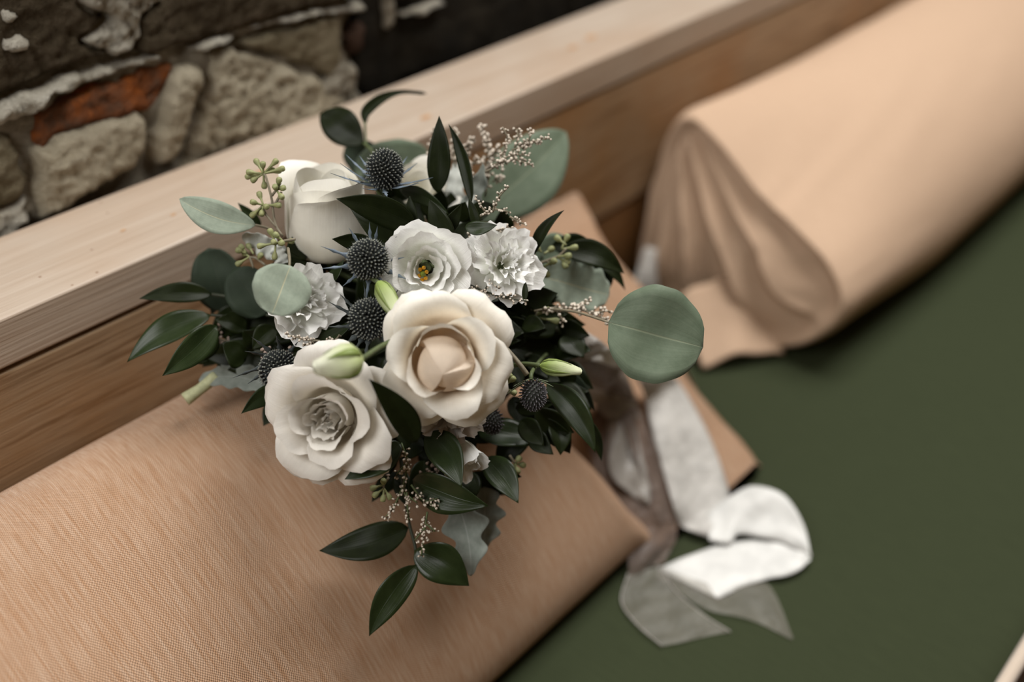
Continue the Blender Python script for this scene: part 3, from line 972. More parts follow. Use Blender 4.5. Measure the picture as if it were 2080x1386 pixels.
flower('rose', 'pale half hidden white flower behind the sideways lisianthus', 668, 608, 0.635, 44, (0.5, -0.3, 0.8), [
    dict(n=4, L=1.3, r0=0.08, z0=-0.6, al=(60, 30, -6, -30), hw=1.2, drop=0.15),
], 'ivory')


# --- buds
def bud(name, label, base, tip, wpx, mat, stem=None, sepal='stem', rz=0.0015):
    b = P(*base); t = P(*tip)
    z = nrm(t - b); L = np.linalg.norm(t - b)
    r, u, n = view_axes(b)
    x = nrm(np.cross(z, n)); y = np.cross(z, x)
    W = wpx * (base[2] + tip[2]) / 2 / FPX / 2
    prof = [(0, .12), (.06, .55), (.2, .92), (.38, 1.0), (.58, .88), (.75, .66), (.88, .5), (.96, .42), (1.0, .18)]
    V = []; UV = []; nn = 20
    for h, rr in prof:
        for i in range(nn):
            a = 2 * math.pi * i / nn
            q = rr * (1 + 0.10 * math.sin(3 * a + h * 6)) * W
            V.append(b + z * L * h + q * (math.cos(a) * x + math.sin(a) * y)); UV.append((i / nn, h))
    F = grid_faces(nn, len(prof), True)
    F.append(tuple(range(nn))); F.append(tuple((len(prof) - 1) * nn + i for i in range(nn))[::-1])
    o = mesh(name, V, F, mat, bouquet, uv=UV)
    o['label'] = label
    for k in range(4):
        a0 = k * math.pi / 2 + 0.5
        V = []
        for j in range(9):
            v = j / 8
            rr = np.interp(v * 0.75, [p[0] for p in prof], [p[1] for p in prof]) * W * 1.06 + 0.0002
            for s in (-1, 0, 1):
                a = a0 + s * 0.30 * (1 - v) ** 0.7
                V.append(b + z * L * v * 0.75 + rr * (math.cos(a) * x + math.sin(a) * y))
        mesh('sepal', V, grid_faces(3, 9), M[sepal], o, solid=0.0002)
    if stem: tube('stem', [P(*q) for q in stem], rz, M['stem'], o, 7, 16)
    return o


M['budpale'] = m_petal('pale_green_white_bud', (0.80, 0.81, 0.66), (0.52, 0.60, 0.28), 0.25, 0.3)
M['sepal'] = m_plain('sepal_green', (0.19, 0.25, 0.06), 0.5)
bud('bud', 'slim green white bud leaning on the open lisianthus', (768, 572, .575), (818, 658, .562), 40, M['budgreen'], [(735, 560, .600), (750, 562, .585), (768, 574, .576)], 'sepal')
bud('bud', 'slim green white bud pointing right beside the dark thistle', (1096, 742, .600), (1182, 756, .597), 34, M['budgreen'], [(1020, 748, .63), (1060, 740, .61), (1098, 743, .600)], 'sepal')
bud('bud', 'soft pale green bud nearest the lens above the grey white rose', (738, 728, .528), (636, 748, .518), 72, M['budpale'], [(800, 690, .565), (770, 706, .545), (734, 730, .528)], 'sepal')


# --- thistles
def thistle(label, px, py, d, rx, ax, dark=False, elong=1.15, bract='bract_blue', bl=1.0, nb=9, nsp=270):
    c = P(px, py, d)
    S = rx * d / FPX
    x, y, z = frame(c, ax)
    V = []; F = []; FM = []
    nn, m = 16, 10
    for j in range(m):
        t = math.pi * (j + 0.5) / m
        for i in range(nn):
            a = 2 * math.pi * i / nn
            V.append(c + S * 0.74 * (math.sin(t) * (math.cos(a) * x + math.sin(a) * y) + elong * math.cos(t) * z))
    F += grid_faces(nn, m, True)
    F.append(tuple(range(nn))); F.append(tuple((m - 1) * nn + i for i in range(nn))[::-1])
    FM += [0] * len(F)
    ga = math.pi * (3 - 5 ** 0.5)
    for k in range(nsp):
        h = 1 - 1.82 * (k + 0.5) / nsp
        rr = math.sqrt(max(0, 1 - h * h)); a = k * ga
        dn = nrm(rr * math.cos(a) * x + rr * math.sin(a) * y + h * z + RNG.normal(0, .05, 3))
        p0 = c + S * 0.72 * (rr * math.cos(a) * x + rr * math.sin(a) * y + elong * h * z)
        up = nrm(dn + z * 0.25)
        e1 = nrm(np.cross(up, [0.3, 0.5, 0.81])); e2 = np.cross(up, e1)
        Lk = S * (0.26 + RNG.uniform(0, .07)) * (0.8 if dark else 1)
        b0 = len(V)
        for (hh, rd) in ((0, .065), (.62, .052), (.80, .046), (1.0, .016 if not dark else .03)):
            for i in range(5):
                an = 2 * math.pi * i / 5
                V.append(p0 + up * Lk * hh + S * rd * (math.cos(an) * e1 + math.sin(an) * e2))
        f = [tuple(b0 + q for q in g) for g in grid_faces(5, 4, True)]
        F += f
        FM += [1] * 10 + [2] * 5
        F.append(tuple(b0 + 15 + i for i in range(5))); FM.append(2)
        if not dark or k % 3 == 0:
            b1 = len(V)
            tipd = nrm(up + RNG.normal(0, .25, 3))
            q = p0 + up * Lk * 0.95
            V += [q + e1 * S * .008, q - e1 * S * .008 + e2 * S * .008, q - e2 * S * .008, q + tipd * S * 0.16]
            F += [(b1, b1 + 1, b1 + 3), (b1 + 1, b1 + 2, b1 + 3), (b1 + 2, b1, b1 + 3)]
            FM += [1] * 3
    mats = [M['thistle_core'], M['thistle_dspike' if dark else 'thistle_spike'], M['thistle_dtip' if dark else 'thistle_tip']]
    o = mesh('thistle', V, F, None, bouquet, mats=mats, fm=FM)
    o['label'] = label
    for k in range(nb):
        a = 2 * math.pi * k / nb + RNG.uniform(-.2, .2)
        out = math.cos(a) * x + math.sin(a) * y
        tang = -math.sin(a) * x + math.cos(a) * y
        L = S * bl * RNG.uniform(0.95, 1.45)
        lift = RNG.uniform(0.25, 0.7)
        V = []; nv = 11
        for j in range(nv):
            v = j / (nv - 1)
            pc = c - z * S * elong * 0.72 + out * (S * 0.35 + L * v) + z * L * lift * (v ** 1.4)
            w = S * 0.12 * (1 - v) ** 0.8 * (1.9 if j % 3 == 1 and j > 1 else 1.0)
            V += [pc - tang * w, pc + z * w * 0.25, pc + tang * w]
        mesh('bract', V, grid_faces(3, nv), M[bract], o, solid=0.00025)
    tube('stem', [c - z * S * 0.6, c - z * S * 1.6, (c - z * S * 2.2 + BIND) / 2, BIND], 0.0013, M['stem'], o, 7, 14)
    return o


thistle('blue thistle with long blue bracts standing at the top of the bouquet', 781, 345, 0.612, 40, (0.05, 0.9, 0.45), bl=1.7, nb=13)
thistle('round blue grey thistle left of the yellow eyed lisianthus', 747, 527, 0.580, 43, (-0.15, 0.2, 1), elong=1.0, bl=1.35, nb=11)
thistle('spiky grey thistle left of the cream rose', 750, 648, 0.580, 44, (-0.1, 0.3, 1), elong=1.0, bract='bract_grey', bl=1.3, nb=13)
thistle('grey green thistle at the far left above the grey white rose', 568, 752, 0.600, 43, (-0.15, -0.45, 0.9), elong=1.0, bract='bract_grey', bl=1.3, nb=12)
thistle('purple black thistle hanging upside down under its pale bracts, right side', 1083, 802, 0.590, 31, (0.05, -0.95, 0.35), True, 1.3, 'bract_green', 1.0, 7, 170)
thistle('dim dark thistle in shade right of the tucked lisianthus', 1000, 857, 0.625, 27, (0.1, -0.7, 0.7), True, 1.2, 'bract_grey', 0.5, 6, 150)
o = tube('stem', [P(1000, 680, .60), P(1028, 708, .592), P(1055, 740, .588), P(1071, 762, .588)], [.0013, .0016], M['stem_brown'], bouquet, 8, 16)


# --- leaves
def shape_w(kind, v):
    if kind == 'lance':
        return (v ** 0.72 * max(0.0, 1 - v) ** 1.08) / 0.3275
    if kind == 'round':
        return math.sqrt(max(0, 1 - abs(2 * v - 1) ** 2.2)) * (1 + 0.06 * math.sin(v * 4.4) + 0.012 * math.sin(v * 23))
    if kind == 'oval':
        return max(0, math.sin(math.pi * v)) ** 0.70
    if kind == 'lobed':
        return max(0, math.sin(math.pi * v ** 0.75)) ** 0.6 * (0.80 + 0.22 * math.sin(v * 19))
    if kind == 'ruffle':
        return max(0, math.sin(math.pi * v)) ** 0.45 * (0.92 + 0.10 * math.sin(v * 34))


def leaf(base, tip, wpx, mat, kind='lance', roll=0, bend=0.06, curve=0.0, fold=0.25, parent=None, twist=0, stem=None, label=None, nv=19, ragged=0.0, name='leaf'):
    b = P(*base); t = P(*tip)
    a = t - b; L = np.linalg.norm(a); az = a / L
    mid = (b + t) / 2
    n0 = nrm(CAM - mid)
    s0 = nrm(np.cross(az, n0)); n0 = np.cross(s0, az)
    W = wpx * (base[2] + tip[2]) / 2 / FPX / 2 / max(0.35, math.cos(math.radians(roll)))
    V = []; UV = []; nu = 9
    ph = random.uniform(0, 6)
    for j in range(nv):
        v = j / (nv - 1)
        ro = math.radians(roll + twist * (v - 0.5))
        s = s0 * math.cos(ro) + n0 * math.sin(ro)
        n = -s0 * math.sin(ro) + n0 * math.cos(ro)
        cen = b + a * v + n0 * bend * L * 4 * v * (1 - v) + s0 * curve * L * 4 * v * (1 - v)
        w = max(0.012 if 0 < j < nv - 1 else 0.0015, shape_w(kind, v)) * W
        for i in range(nu):
            u = 2 * i / (nu - 1) - 1
            wob = (0.05 * math.sin(v * 9 + ph + 2 * u) + ragged * math.sin(v * 26 + ph) * abs(u)) * w
            rib = -0.10 * math.exp(-(u / .12) ** 2) * w * 0.5
            V.append(cen + s * u * w + n * (fold * abs(u) ** 1.6 * w + wob + rib)); UV.append((i / (nu - 1), v))
    o = mesh(name, V, grid_faces(nu, nv), M[mat], parent or bouquet, uv=UV, solid=0.00035)
    if stem: 
        tube('stem', [P(*q) for q in stem], [0.0010, 0.0007], M['stem_brown' if 'euc' in mat else 'stem'], o, 6, 10)
    if label: o['label'] = label
    return o


LV = [
    # base, tip, width px, material, shape, roll, bend, curve, fold
    ((845, 462, .612), (683, 404, .596), 66, 'ruscus', 'lance', 18, .05, .06, .2),
    ((800, 510, .612), (708, 418, .602), 52, 'ruscus', 'lance', -15, .05, .06, .2),
    ((765, 505, .606), (674, 486, .594), 42, 'ruscus', 'lance', 20, .04, .05, .2),
    ((888, 392, .632), (892, 235, .620), 52, 'ruscus', 'lance', 15, .03, .02, .2),
    ((958, 412, .620), (911, 252, .628), 27, 'ruscus', 'lance', 30, .03, .05, .25),
    ((915, 500, .602), (872, 405, .598), 52, 'ruscus', 'lance', 20, .04, .0, .2),
    ((885, 480, .606), (938, 412, .600), 34, 'ruscus', 'lance', -20, .04, .08, .2),
    ((836, 480, .616), (832, 398, .612), 32, 'ruscus', 'lance', 10, .03, 0, .2),
    ((812, 386, .640), (912, 436, .628), 34, 'ruscus2', 'lance', -30, .05, -.08, .2),
    ((944, 462, .590), (1010, 457, .585), 32, 'ruscus2', 'lance', 10, .04, .06, .2),
    ((972, 466, .600), (952, 402, .598), 22, 'ruscus', 'lance', 0, .03, 0, .2),
    ((1082, 520, .625), (1146, 427, .612), 26, 'ruscus', 'lance', 20, .03, -.10, .3),
    ((430, 598, .650), (283, 607, .634), 46, 'ruscus', 'lance', -15, .04, .05, .2),
    ((428, 640, .640), (258, 736, .622), 62, 'ruscus2', 'lance', -25, .06, .08, .2),
    ((440, 662, .622), (330, 764, .602), 64, 'ruscus2', 'lance', 15, .05, -.02, .25),
    ((530, 460, .660), (483, 412, .650), 24, 'ruscus2', 'lance', 0, .03, 0, .2),
    ((600, 745, .650), (408, 722, .650), 92, 'ruscus', 'lance', 10, .05, .05, .2),
    ((590, 790, .622), (490, 841, .606), 44, 'ruscus2', 'lance', 15, .04, .10, .2),
    ((815, 900, .584), (700, 974, .572), 62, 'ruscus2', 'lance', -18, .06, -.05, .2),
    ((846, 900, .562), (749, 770, .534), 62, 'ruscus', 'lance', 12, .05, .06, .2),
    ((868, 880, .602), (938, 990, .580), 76, 'ruscus2', 'lance', -10, .05, -.08, .25),
    ((838, 975, .616), (992, 1028, .600), 82, 'ruscus2', 'lance', -25, .05, .03, .25),
    ((830, 1072, .606), (648, 1119, .590), 78, 'ruscus', 'lance', -12, .05, -.06, .2),
    ((842, 1118, .594), (953, 1191, .586), 88, 'ruscus2', 'lance', -15, .10, -.08, .35),
    ((846, 1148, .590), (750, 1293, .576), 66, 'ruscus2', 'lance', 15, .06, .06, .25),
    ((985, 930, .630), (1053, 1023, .612), 66, 'ruscus2', 'lance', 0, .05, -.06, .2),
    ((970, 880, .640), (1108, 903, .640), 62, 'ruscus2', 'lance', 30, .05, -.06, .2),
    ((1090, 830, .630), (1158, 922, .640), 66, 'ruscus', 'lance', 0, .05, -.04, .2),
    ((1110, 780, .624), (1209, 920, .612), 62, 'ruscus2', 'lance', -15, .06, -.10, .25),
    ((1190, 850, .640), (1222, 938, .640), 26, 'ruscus', 'lance', 0, .03, -.06, .2),
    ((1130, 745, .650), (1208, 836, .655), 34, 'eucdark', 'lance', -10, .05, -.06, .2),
    ((1140, 505, .664), (1268, 556, .664), 58, 'ruscus', 'lance', 10, .08, -.10, .3),
    ((1120, 500, .672), (1208, 505, .672), 48, 'ruscus', 'oval', -10, .06, -.06, .2),
    ((1180, 520, .676), (1270, 590, .676), 30, 'ruscus', 'lance', 30, .06, -.14, .2),
    ((1066, 612, .600), (1067, 570, .600), 14, 'ruscus', 'lance', 0, .03, 0, .2),
    ((1000, 640, .650), (1190, 660, .665), 90, 'ruscus', 'lance', 0, .03, 0, .2),
    ((1010, 700, .650), (1160, 735, .665), 80, 'ruscus', 'lance', 20, .03, 0, .2),
    ((655, 582, .620), (698, 528, .612), 24, 'ruscus2', 'lance', 50, .06, .1, .3),
    ((640, 690, .610), (725, 645, .600), 26, 'ruscus2', 'lance', 30, .06, .1, .3),
    ((560, 700, .640), (540, 760, .635), 30, 'ruscus', 'lance', 0, .06, .1, .3),
    ((930, 960, .640), (960, 1060, .640), 70, 'ruscus', 'lance', 0, .06, .1, .3),
    ((1080, 870, .650), (1010, 960, .650), 60, 'ruscus', 'lance', 0, .06, .1, .3),
    ((480, 560, .680), (430, 640, .670), 60, 'ruscus', 'lance', 0, .06, .1, .3),
    ((520, 700, .670), (440, 760, .660), 70, 'ruscus', 'lance', 0, .06, .1, .3),
]
for it in LV:
    e = .026 if it[1][1] > 1100 and it[1][0] < 1000 else 0
    leaf((*it[0][:2], it[0][2] + e), (*it[1][:2], it[1][2] + e * 1.3), it[2], it[3], it[4], it[5], it[6], it[7], it[8])

leaf((738, 292, .705), (650, 232, .712), 74, 'ruscus', 'oval', 5, .04, .04, .1, stem=[(770, 330, .69), (750, 300, .70), (738, 291, .705)], label='broad dark oval leaf')
tube('stem', [P(744, 300, .705), P(742, 275, .71), P(741, 248, .712)], .0009, M['stem'], bouquet, 6, 8)
# arching narrow leaf
cen = catmull([P(741, 250, .712), P(744, 226, .712), P(775, 200, .715), P(815, 187, .72), P(866, 190, .73)], 22)
V = []; UV = []
for j, c in enumerate(cen):
    v = j / 21
    r, u, n = view_axes(c)
    T = nrm(cen[min(21, j + 1)] - cen[max(0, j - 1)])
    s = nrm(np.cross(T, n))
    w = (0.0012 + 0.0044 * math.sin(math.pi * min(1, v * 1.15)) ** 1.2 * (1 - v)) if v < .97 else .0003
    for i in range(5):
        q = i / 2 - 1
        V.append(c + s * q * w + n * abs(q) * w * .4); UV.append((i / 4, v))
mesh('leaf', V, grid_faces(5, 22), M['ruscus'], bouquet, uv=UV, solid=.0003)['label'] = 'narrow arching dark leaf'

leaf((520, 458, .622), (364, 404, .612), 66, 'eucpale', 'oval', -12, .05, -.07, .15, stem=[(568, 478, .635), (545, 464, .63), (518, 457, .622)], label='pointed powdery blue green leaf over the rail')
leaf((590, 540, .566), (552, 640, .560), 112, 'eucpale', 'round', 0, .05, 0, .12, stem=[(585, 505, .59), (588, 525, .572), (588, 545, .567)], label='round powdery pale leaf')
leaf((1236, 655, .592), (1428, 706, .590), 188, 'euc', 'round', 4, .05, 0, .14, stem=[(1080, 628, .640), (1160, 632, .62), (1240, 656, .592)], label='large round green leaf at the far right', nv=25)
leaf((948, 446, .735), (1150, 268, .760), 142, 'euc', 'oval', 0, .05, .04, .12, nv=25, label='large blurred blue green leaf at the top right')
leaf((720, 350, .735), (876, 320, .750), 96, 'euc', 'round', 0, .05, 0, .1)
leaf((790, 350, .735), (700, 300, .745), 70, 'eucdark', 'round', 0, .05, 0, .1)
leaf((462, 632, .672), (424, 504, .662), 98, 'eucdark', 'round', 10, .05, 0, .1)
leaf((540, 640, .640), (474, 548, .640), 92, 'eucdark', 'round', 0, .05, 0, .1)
leaf((1085, 510, .690), (1165, 520, .700), 80, 'euc', 'round', 0, .05, 0, .1)
leaf((1095, 560, .665), (1238, 600, .672), 112, 'eucpale', 'ruffle', 10, .06, 0, .2, ragged=.10, nv=31)
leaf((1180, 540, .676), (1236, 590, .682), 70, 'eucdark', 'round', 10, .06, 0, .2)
leaf((590, 530, .640), (492, 478, .632), 44, 'dustyw', 'ruffle', 20, .06, .04, .3, ragged=.35, nv=37, label='crinkled white felted leaf')
leaf((585, 545, .632), (555, 500, .630), 34, 'dustyw', 'ruffle', 20, .06, .04, .3, ragged=.35, nv=37)
leaf((580, 800, .646), (404, 772, .650), 54, 'dusty', 'ruffle', -15, .06, .10, .25, ragged=.12, nv=31, label='silvery felted leaf over the cushion')
leaf((930, 470, .660), (982, 332, .655), 46, 'dusty', 'lobed', 0, .04, .05, .25, ragged=.15, nv=37, label='silvery lobed leaf')
leaf((915, 478, .650), (965, 395, .650), 20, 'dustyw', 'lance', 0, .04, .0, .25)
leaf((905, 460, .690), (925, 330, .690), 62, 'dustyw', 'lobed', 0, .04, .05, .25, ragged=.15, nv=37)
leaf((920, 1000, .640), (957, 1171, .632), 96, 'dusty', 'lobed', 0, .06, -.06, .25, ragged=.06, nv=41, label='silvery lobed leaf hanging lowest')
leaf((985, 990, .650), (985, 1115, .650), 84, 'dusty', 'lobed', 0, .06, .0, .25, ragged=.06, nv=41)
tube('stem', [P(814, 930, .632), P(822, 1000, .630), P(830, 1060, .630), P(843, 1110, .622), P(846, 1150, .617)], [.0013, .0010], M['stem_dark'], bouquet, 7, 18)
for q in ((948, 446, .735), (740, 340, .735), (770, 330, .690), (1100, 520, .690), (1095, 560, .665), (462, 632, .672), (540, 640, .640), (430, 598, .650), (428, 640, .640)):
    tube('stem', [P(*q), (P(*q) * 0.55 + BIND * 0.45) + FW * .012, BIND], [.0010, .0015], M['stem_dark'], bouquet, 6, 12)
tube('cut_stem', [P(440, 764, .650), P(408, 790, .646), P(376, 812, .642)], [.0040, .0036, .0045], M['stem_pale'], bouquet, 12, 10)['label'] = 'thick pale green cut stem'

# deep filler foliage between the flowers
fill = []
while len(fill) < 160:
    a = random.uniform(0, 2 * math.pi); rr = math.sqrt(random.random())
    k = 1.0 if len(fill) > 80 else 0.72
    px = 800 + 300 * rr * k * math.cos(a); py = 655 + 265 * rr * k * math.sin(a)
    if (px < 640 and py < 470) or (px < 560 and py > 800) or (px > 1030 and py < 470): continue
    fill.append((px, py))
for (cx, cy, ex, ey, n) in ((1085, 770, 95, 120, 22), (905, 930, 110, 60, 14), (490, 690, 75, 70, 14), (1060, 660, 90, 60, 10), (640, 560, 60, 60, 6)):
    for k in range(n):
        a = random.uniform(0, 2 * math.pi); rr = math.sqrt(random.random())
        fill.append((cx + ex * rr * math.cos(a), cy + ey * rr * math.sin(a)))
for fi, (px, py) in enumerate(fill):
    ang = math.atan2(py - 660, px - 830) + random.uniform(-.9, .9)
    L = random.uniform(60, 110)
    edge = math.hypot((px - 800) / 300, (py - 655) / 265)
    if edge > 0.72: L *= 0.6
    if fi >= 160: L = random.uniform(60, 90)
    d = random.uniform(.625, .672)
    wl = random.uniform(38, 62)
    if fi < 80:
        d = random.uniform(.650, .690); L = random.uniform(110, 150); wl = random.uniform(75, 100)
    leaf((px, py, d + .006), (px + L * math.cos(ang), py + L * math.sin(ang), d - .004), wl,
         'ruscus', 'lance', random.uniform(-35, 35), random.uniform(.02, .09), random.uniform(-.08, .08), .2, nv=12)
for k in range(26):
    px, py = random.choice(fill)
    tube('stem', [P(px, py, .64), (P(px, py, .66) + BIND) / 2, BIND], .0014, M['stem_dark'], bouquet, 6, 8)


# --- seed capsules
def berries(label, stems, ends, d, s=1.0, parent=None):
    V = []; F = []
    for st in stems:
        v, f = tube_vf([P(*q, d) if len(q) == 2 else P(*q) for q in st], [.0009 * s, .0007 * s], 6, None, len(V))
        V += v; F += f
    root = mesh('seeded_sprig', V, F, M['stem_brown'], bouquet)
    root['label'] = label
    for (a, e) in ends:
        dd = d + random.uniform(-.004, .004)
        pts = [P(*a, d), P(*e, dd)]
        dirv = nrm(pts[1] - pts[0]); Lb = np.linalg.norm(pts[1] - pts[0])
        pts = [pts[0], pts[0] + dirv * Lb * .55, pts[0] + dirv * (Lb - .0018 * s), pts[0] + dirv * (Lb), pts[0] + dirv * (Lb + .0014 * s), pts[0] + dirv * (Lb + .0018 * s)]
        v, f = tube_vf(pts, np.array([.0006, .0007, .0015, .0020, .0016, .0008]) * s, 8, 14)
        mesh('seed_capsule', v, f, M['berry'], root)
    return root


berries('upright sprig of green seed capsules above the pale leaf',
        [[(574, 480), (562, 462), (556, 440), (552, 405), (541, 362), (535, 352)], [(562, 462), (540, 435), (534, 418)], [(552, 398), (562, 385), (570, 372)], [(556, 420), (566, 402), (572, 390)]],
        [((535, 353), e) for e in ((506, 350), (504, 359), (515, 366), (521, 328), (534, 334), (560, 328), (553, 346), (566, 347), (573, 343), (537, 378))] +
        [((561, 386), e) for e in ((567, 366), (559, 380), (575, 382), (572, 400))] +
        [((535, 417), e) for e in ((527, 395), (514, 411), (541, 420), (566, 417), (513, 437), (527, 432), (532, 434))], .612)
berries('sprig of seed capsules over the crinkled white leaf', [[(600, 486), (575, 490), (560, 496)]],
        [((575, 490), (560, 477)), ((560, 494), (549, 470)), ((560, 494), (528, 500)), ((560, 494), (572, 494)), ((576, 490), (592, 490)), ((560, 496), (558, 522)), ((560, 494), (556, 492))], .604)
berries('sprig of seed capsules left of the round pale leaf', [[(540, 540), (520, 525), (507, 522)], [(507, 522), (515, 545)]],
        [((507, 522), (484, 536)), ((507, 522), (497, 515)), ((500, 515), (484, 509)), ((500, 513), (490, 502)), ((515, 516), (505, 500)), ((524, 528), (529, 519))], .628)
berries('blurred seed capsules on the right side', [[(1085, 540), (1110, 530), (1135, 520), (1150, 505)], [(1110, 530), (1120, 540)]],
        [((1100, 512), (1090, 504)), ((1105, 516), (1120, 506)), ((1140, 506), (1168, 503)), ((1140, 506), (1152, 482)), ((1150, 498), (1132, 484)), ((1130, 522), (1155, 520)),
         ((1130, 522), (1152, 533)), ((1105, 542), (1125, 531)), ((1105, 542), (1111, 558)), ((1140, 526), (1148, 540)), ((1100, 545), (1097, 552))], .645, 1.15)
berries('seed capsules hanging at the bottom right', [[(1035, 925), (1046, 942)]],
        [((1046, 942), (1062, 945)), ((1046, 942), (1051, 957)), ((1046, 942), (1054, 932)), ((1046, 942), (1040, 950))], .632, 1.1)
berries('star of seed capsules below the grey white rose', [[(790, 970), (780, 985), (780, 995)]],
        [((780, 992), (762, 1006)), ((780, 992), (778, 1014)), ((780, 992), (791, 1010)), ((780, 985), (779, 978)), ((780, 985), (757, 992))], .606)
berries('seed capsules tucked between the cream rose and the dark thistle', [[(1035, 800), (1026, 782), (1034, 768)], [(1028, 784), (1018, 776), (1014, 750)]],
        [((1016, 775), (1020, 742)), ((1018, 775), (1030, 748)), ((1028, 782), (1035, 764)), ((1028, 782), (1042, 770)), ((1022, 785), (1016, 808)), ((1030, 790), (1044, 798))], .602)
berries('seed capsules beneath the silvery ruffled leaf, right side', [[(1095, 600), (1093, 625), (1088, 645)]],
        [((1088, 648), (1074, 652)), ((1095, 646), (1130, 652)), ((1090, 640), (1105, 625)), ((1090, 640), (1112, 630)), ((1070, 655), (1082, 668))], .640, 1.1)


# --- sprays of tiny blossom
def spray(label, paths, d, mat='blossom', size=1.0, dens=1.0, stemmat='stem_brown'):
    V = []; F = []
    for pth in paths:
        v, f = tube_vf([P(*q, d) for q in pth], [.0007, .0004], 5, None, len(V))
        V += v; F += f
    root = mesh('blossom_sprig', V, F, M[stemmat], bouquet)
    root['label'] = label
    V = []; F = []; FM = []
    for pth in paths:
        pp = catmull([P(*q, d) for q in pth], 60)
        Ltot = np.linalg.norm(np.diff(pp, axis=0), axis=1).sum()
        n = int(Ltot / 0.00085 * dens)
        T = nrm(pp[-1] - pp[0])
        for k in range(n):
            t = (k + random.random()) / n
            t = 0.10 + 0.90 * t
            p = pp[int(t * 59)]
            dr = nrm(T * 0.8 + np.array([random.gauss(0, 1) for _ in range(3)]) * 0.65)
            ln = random.uniform(.0018, .0032) * size
            w = random.uniform(.0007, .00125) * size
            p0 = p + dr * random.uniform(.0002, .0015) * size
            e1 = nrm(np.cross(dr, [0.3, 0.55, 0.79])); e2 = np.cross(dr, e1)
            b0 = len(V)
            for hh, rd in ((0, .35), (.45, .75), (.8, 1.0), (1.0, .45)):
                for i in range(5):
                    an = i * 1.2566
                    V.append(p0 + dr * ln * hh + w * rd * (math.cos(an) * e1 + math.sin(an) * e2))
            F += [tuple(b0 + q for q in g) for g in grid_faces(5, 4, True)]
            FM += [1] * 5 + [0] * 10
            F.append(tuple(b0 + 15 + i for i in range(5))); FM.append(0)
    o = mesh('blossoms', V, F, None, root, mats=[M[mat], M['calyx']], fm=FM)
    o['kind'] = 'stuff'
    return root


spray('spray of tiny cream blossom in front of the top right leaf',
      [[(985, 350), (1010, 335), (1024, 305), (1032, 285), (1022, 260)], [(1045, 300), (1052, 280), (1050, 262)], [(1040, 305), (1072, 292), (1076, 265)], [(1050, 295), (1080, 288), (1114, 281)],
       [(1012, 330), (1040, 315), (1072, 316)], [(1000, 335), (1045, 325), (1080, 336)]], .630, 'blossom', .95, 1.1)
spray('soft spray of tiny cream blossom left of the top right leaf',
      [[(985, 400), (995, 340), (990, 300), (975, 255)], [(940, 340), (950, 300), (958, 288)], [(925, 340), (922, 300), (928, 268)], [(960, 370), (950, 340), (980, 322)], [(990, 345), (1000, 320), (1012, 300)],
       [(960, 380), (945, 350)], [(1000, 370), (1020, 355)], [(880, 330), (880, 262)]], .668, 'blossom', 1.25, 1.0)
spray('small blossom twig above the double lisianthus', [[(1000, 432), (1010, 405), (1034, 378)], [(1005, 425), (1032, 430)], [(985, 430), (968, 405)], [(975, 440), (1000, 430)], [(1000, 470), (1037, 463)], [(958, 460), (950, 490), (945, 520)],
       [(950, 500), (975, 480)], [(1035, 440), (1062, 455)]], .610, 'blossom', .8, 1.0)
spray('dark stemmed blossom band under the double lisianthus', [[(945, 575), (985, 592), (1025, 605), (1072, 612)], [(985, 590), (995, 572)], [(1000, 600), (1015, 585)], [(1020, 605), (1040, 600)]], .598, 'blossom', .8, .8, 'stem_dark')
spray('blossom branch reaching toward the large round leaf', [[(1085, 632), (1130, 625), (1180, 630), (1240, 655)], [(1130, 630), (1145, 655)], [(1160, 628), (1195, 612)], [(1200, 635), (1238, 632)]], .632, 'blossom', 1.1, .9)
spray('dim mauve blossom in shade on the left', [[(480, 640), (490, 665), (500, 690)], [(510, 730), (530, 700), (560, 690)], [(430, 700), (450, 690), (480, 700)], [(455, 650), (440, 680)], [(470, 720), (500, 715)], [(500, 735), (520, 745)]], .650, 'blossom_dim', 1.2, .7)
spray('white blossom tips beneath the sideways lisianthus', [[(650, 693), (620, 690), (584, 680)], [(640, 692), (618, 702)], [(655, 692), (648, 718)], [(690, 692), (665, 690)], [(690, 680), (676, 700)]], .590, 'blossom', .85, 1.0)
spray('long white blossom spray hanging below the grey white rose', [[(815, 900), (828, 940), (820, 985), (826, 1020)], [(820, 985), (800, 1030), (782, 1052)], [(826, 1000), (828, 1035), (830, 1058)], [(835, 985), (862, 1018), (890, 1012)],
       [(868, 1020), (886, 1030)], [(832, 1010), (848, 1022)], [(868, 1040), (862, 1080), (856, 1130)], [(865, 1070), (842, 1098)], [(866, 1065), (884, 1080)], [(826, 940), (805, 965)]], .606, 'blossom', .9, .9, 'stem')
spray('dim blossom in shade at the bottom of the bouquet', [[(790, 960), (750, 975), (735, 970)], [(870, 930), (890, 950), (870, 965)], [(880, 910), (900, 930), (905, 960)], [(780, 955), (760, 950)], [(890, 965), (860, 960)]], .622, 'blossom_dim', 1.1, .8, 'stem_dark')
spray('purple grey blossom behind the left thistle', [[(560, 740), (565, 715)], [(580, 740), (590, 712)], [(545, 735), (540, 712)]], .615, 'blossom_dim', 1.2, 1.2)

# --- handle and ribbons
tube('handle', [P(1060, 660, .695), P(1138, 702, .732), P(1228, 757, .786)], [.012, .013, .014], M['sheer'], bouquet, 20, 14)['label'] = 'stems bound in mauve ribbon'
def flap_pt(px, py, lift):
    """point just above the sloping cushion flap, or on the seat once past it"""
    r = ray(px, py)
    t = (0.47 + 0.54 * 0.70) / (-r[2] + 0.70 * r[1])
    ts = -(SEAT - CAMZ) / (-r[2])
    t = min(t, ts)
    return CAM + r * (t - lift)


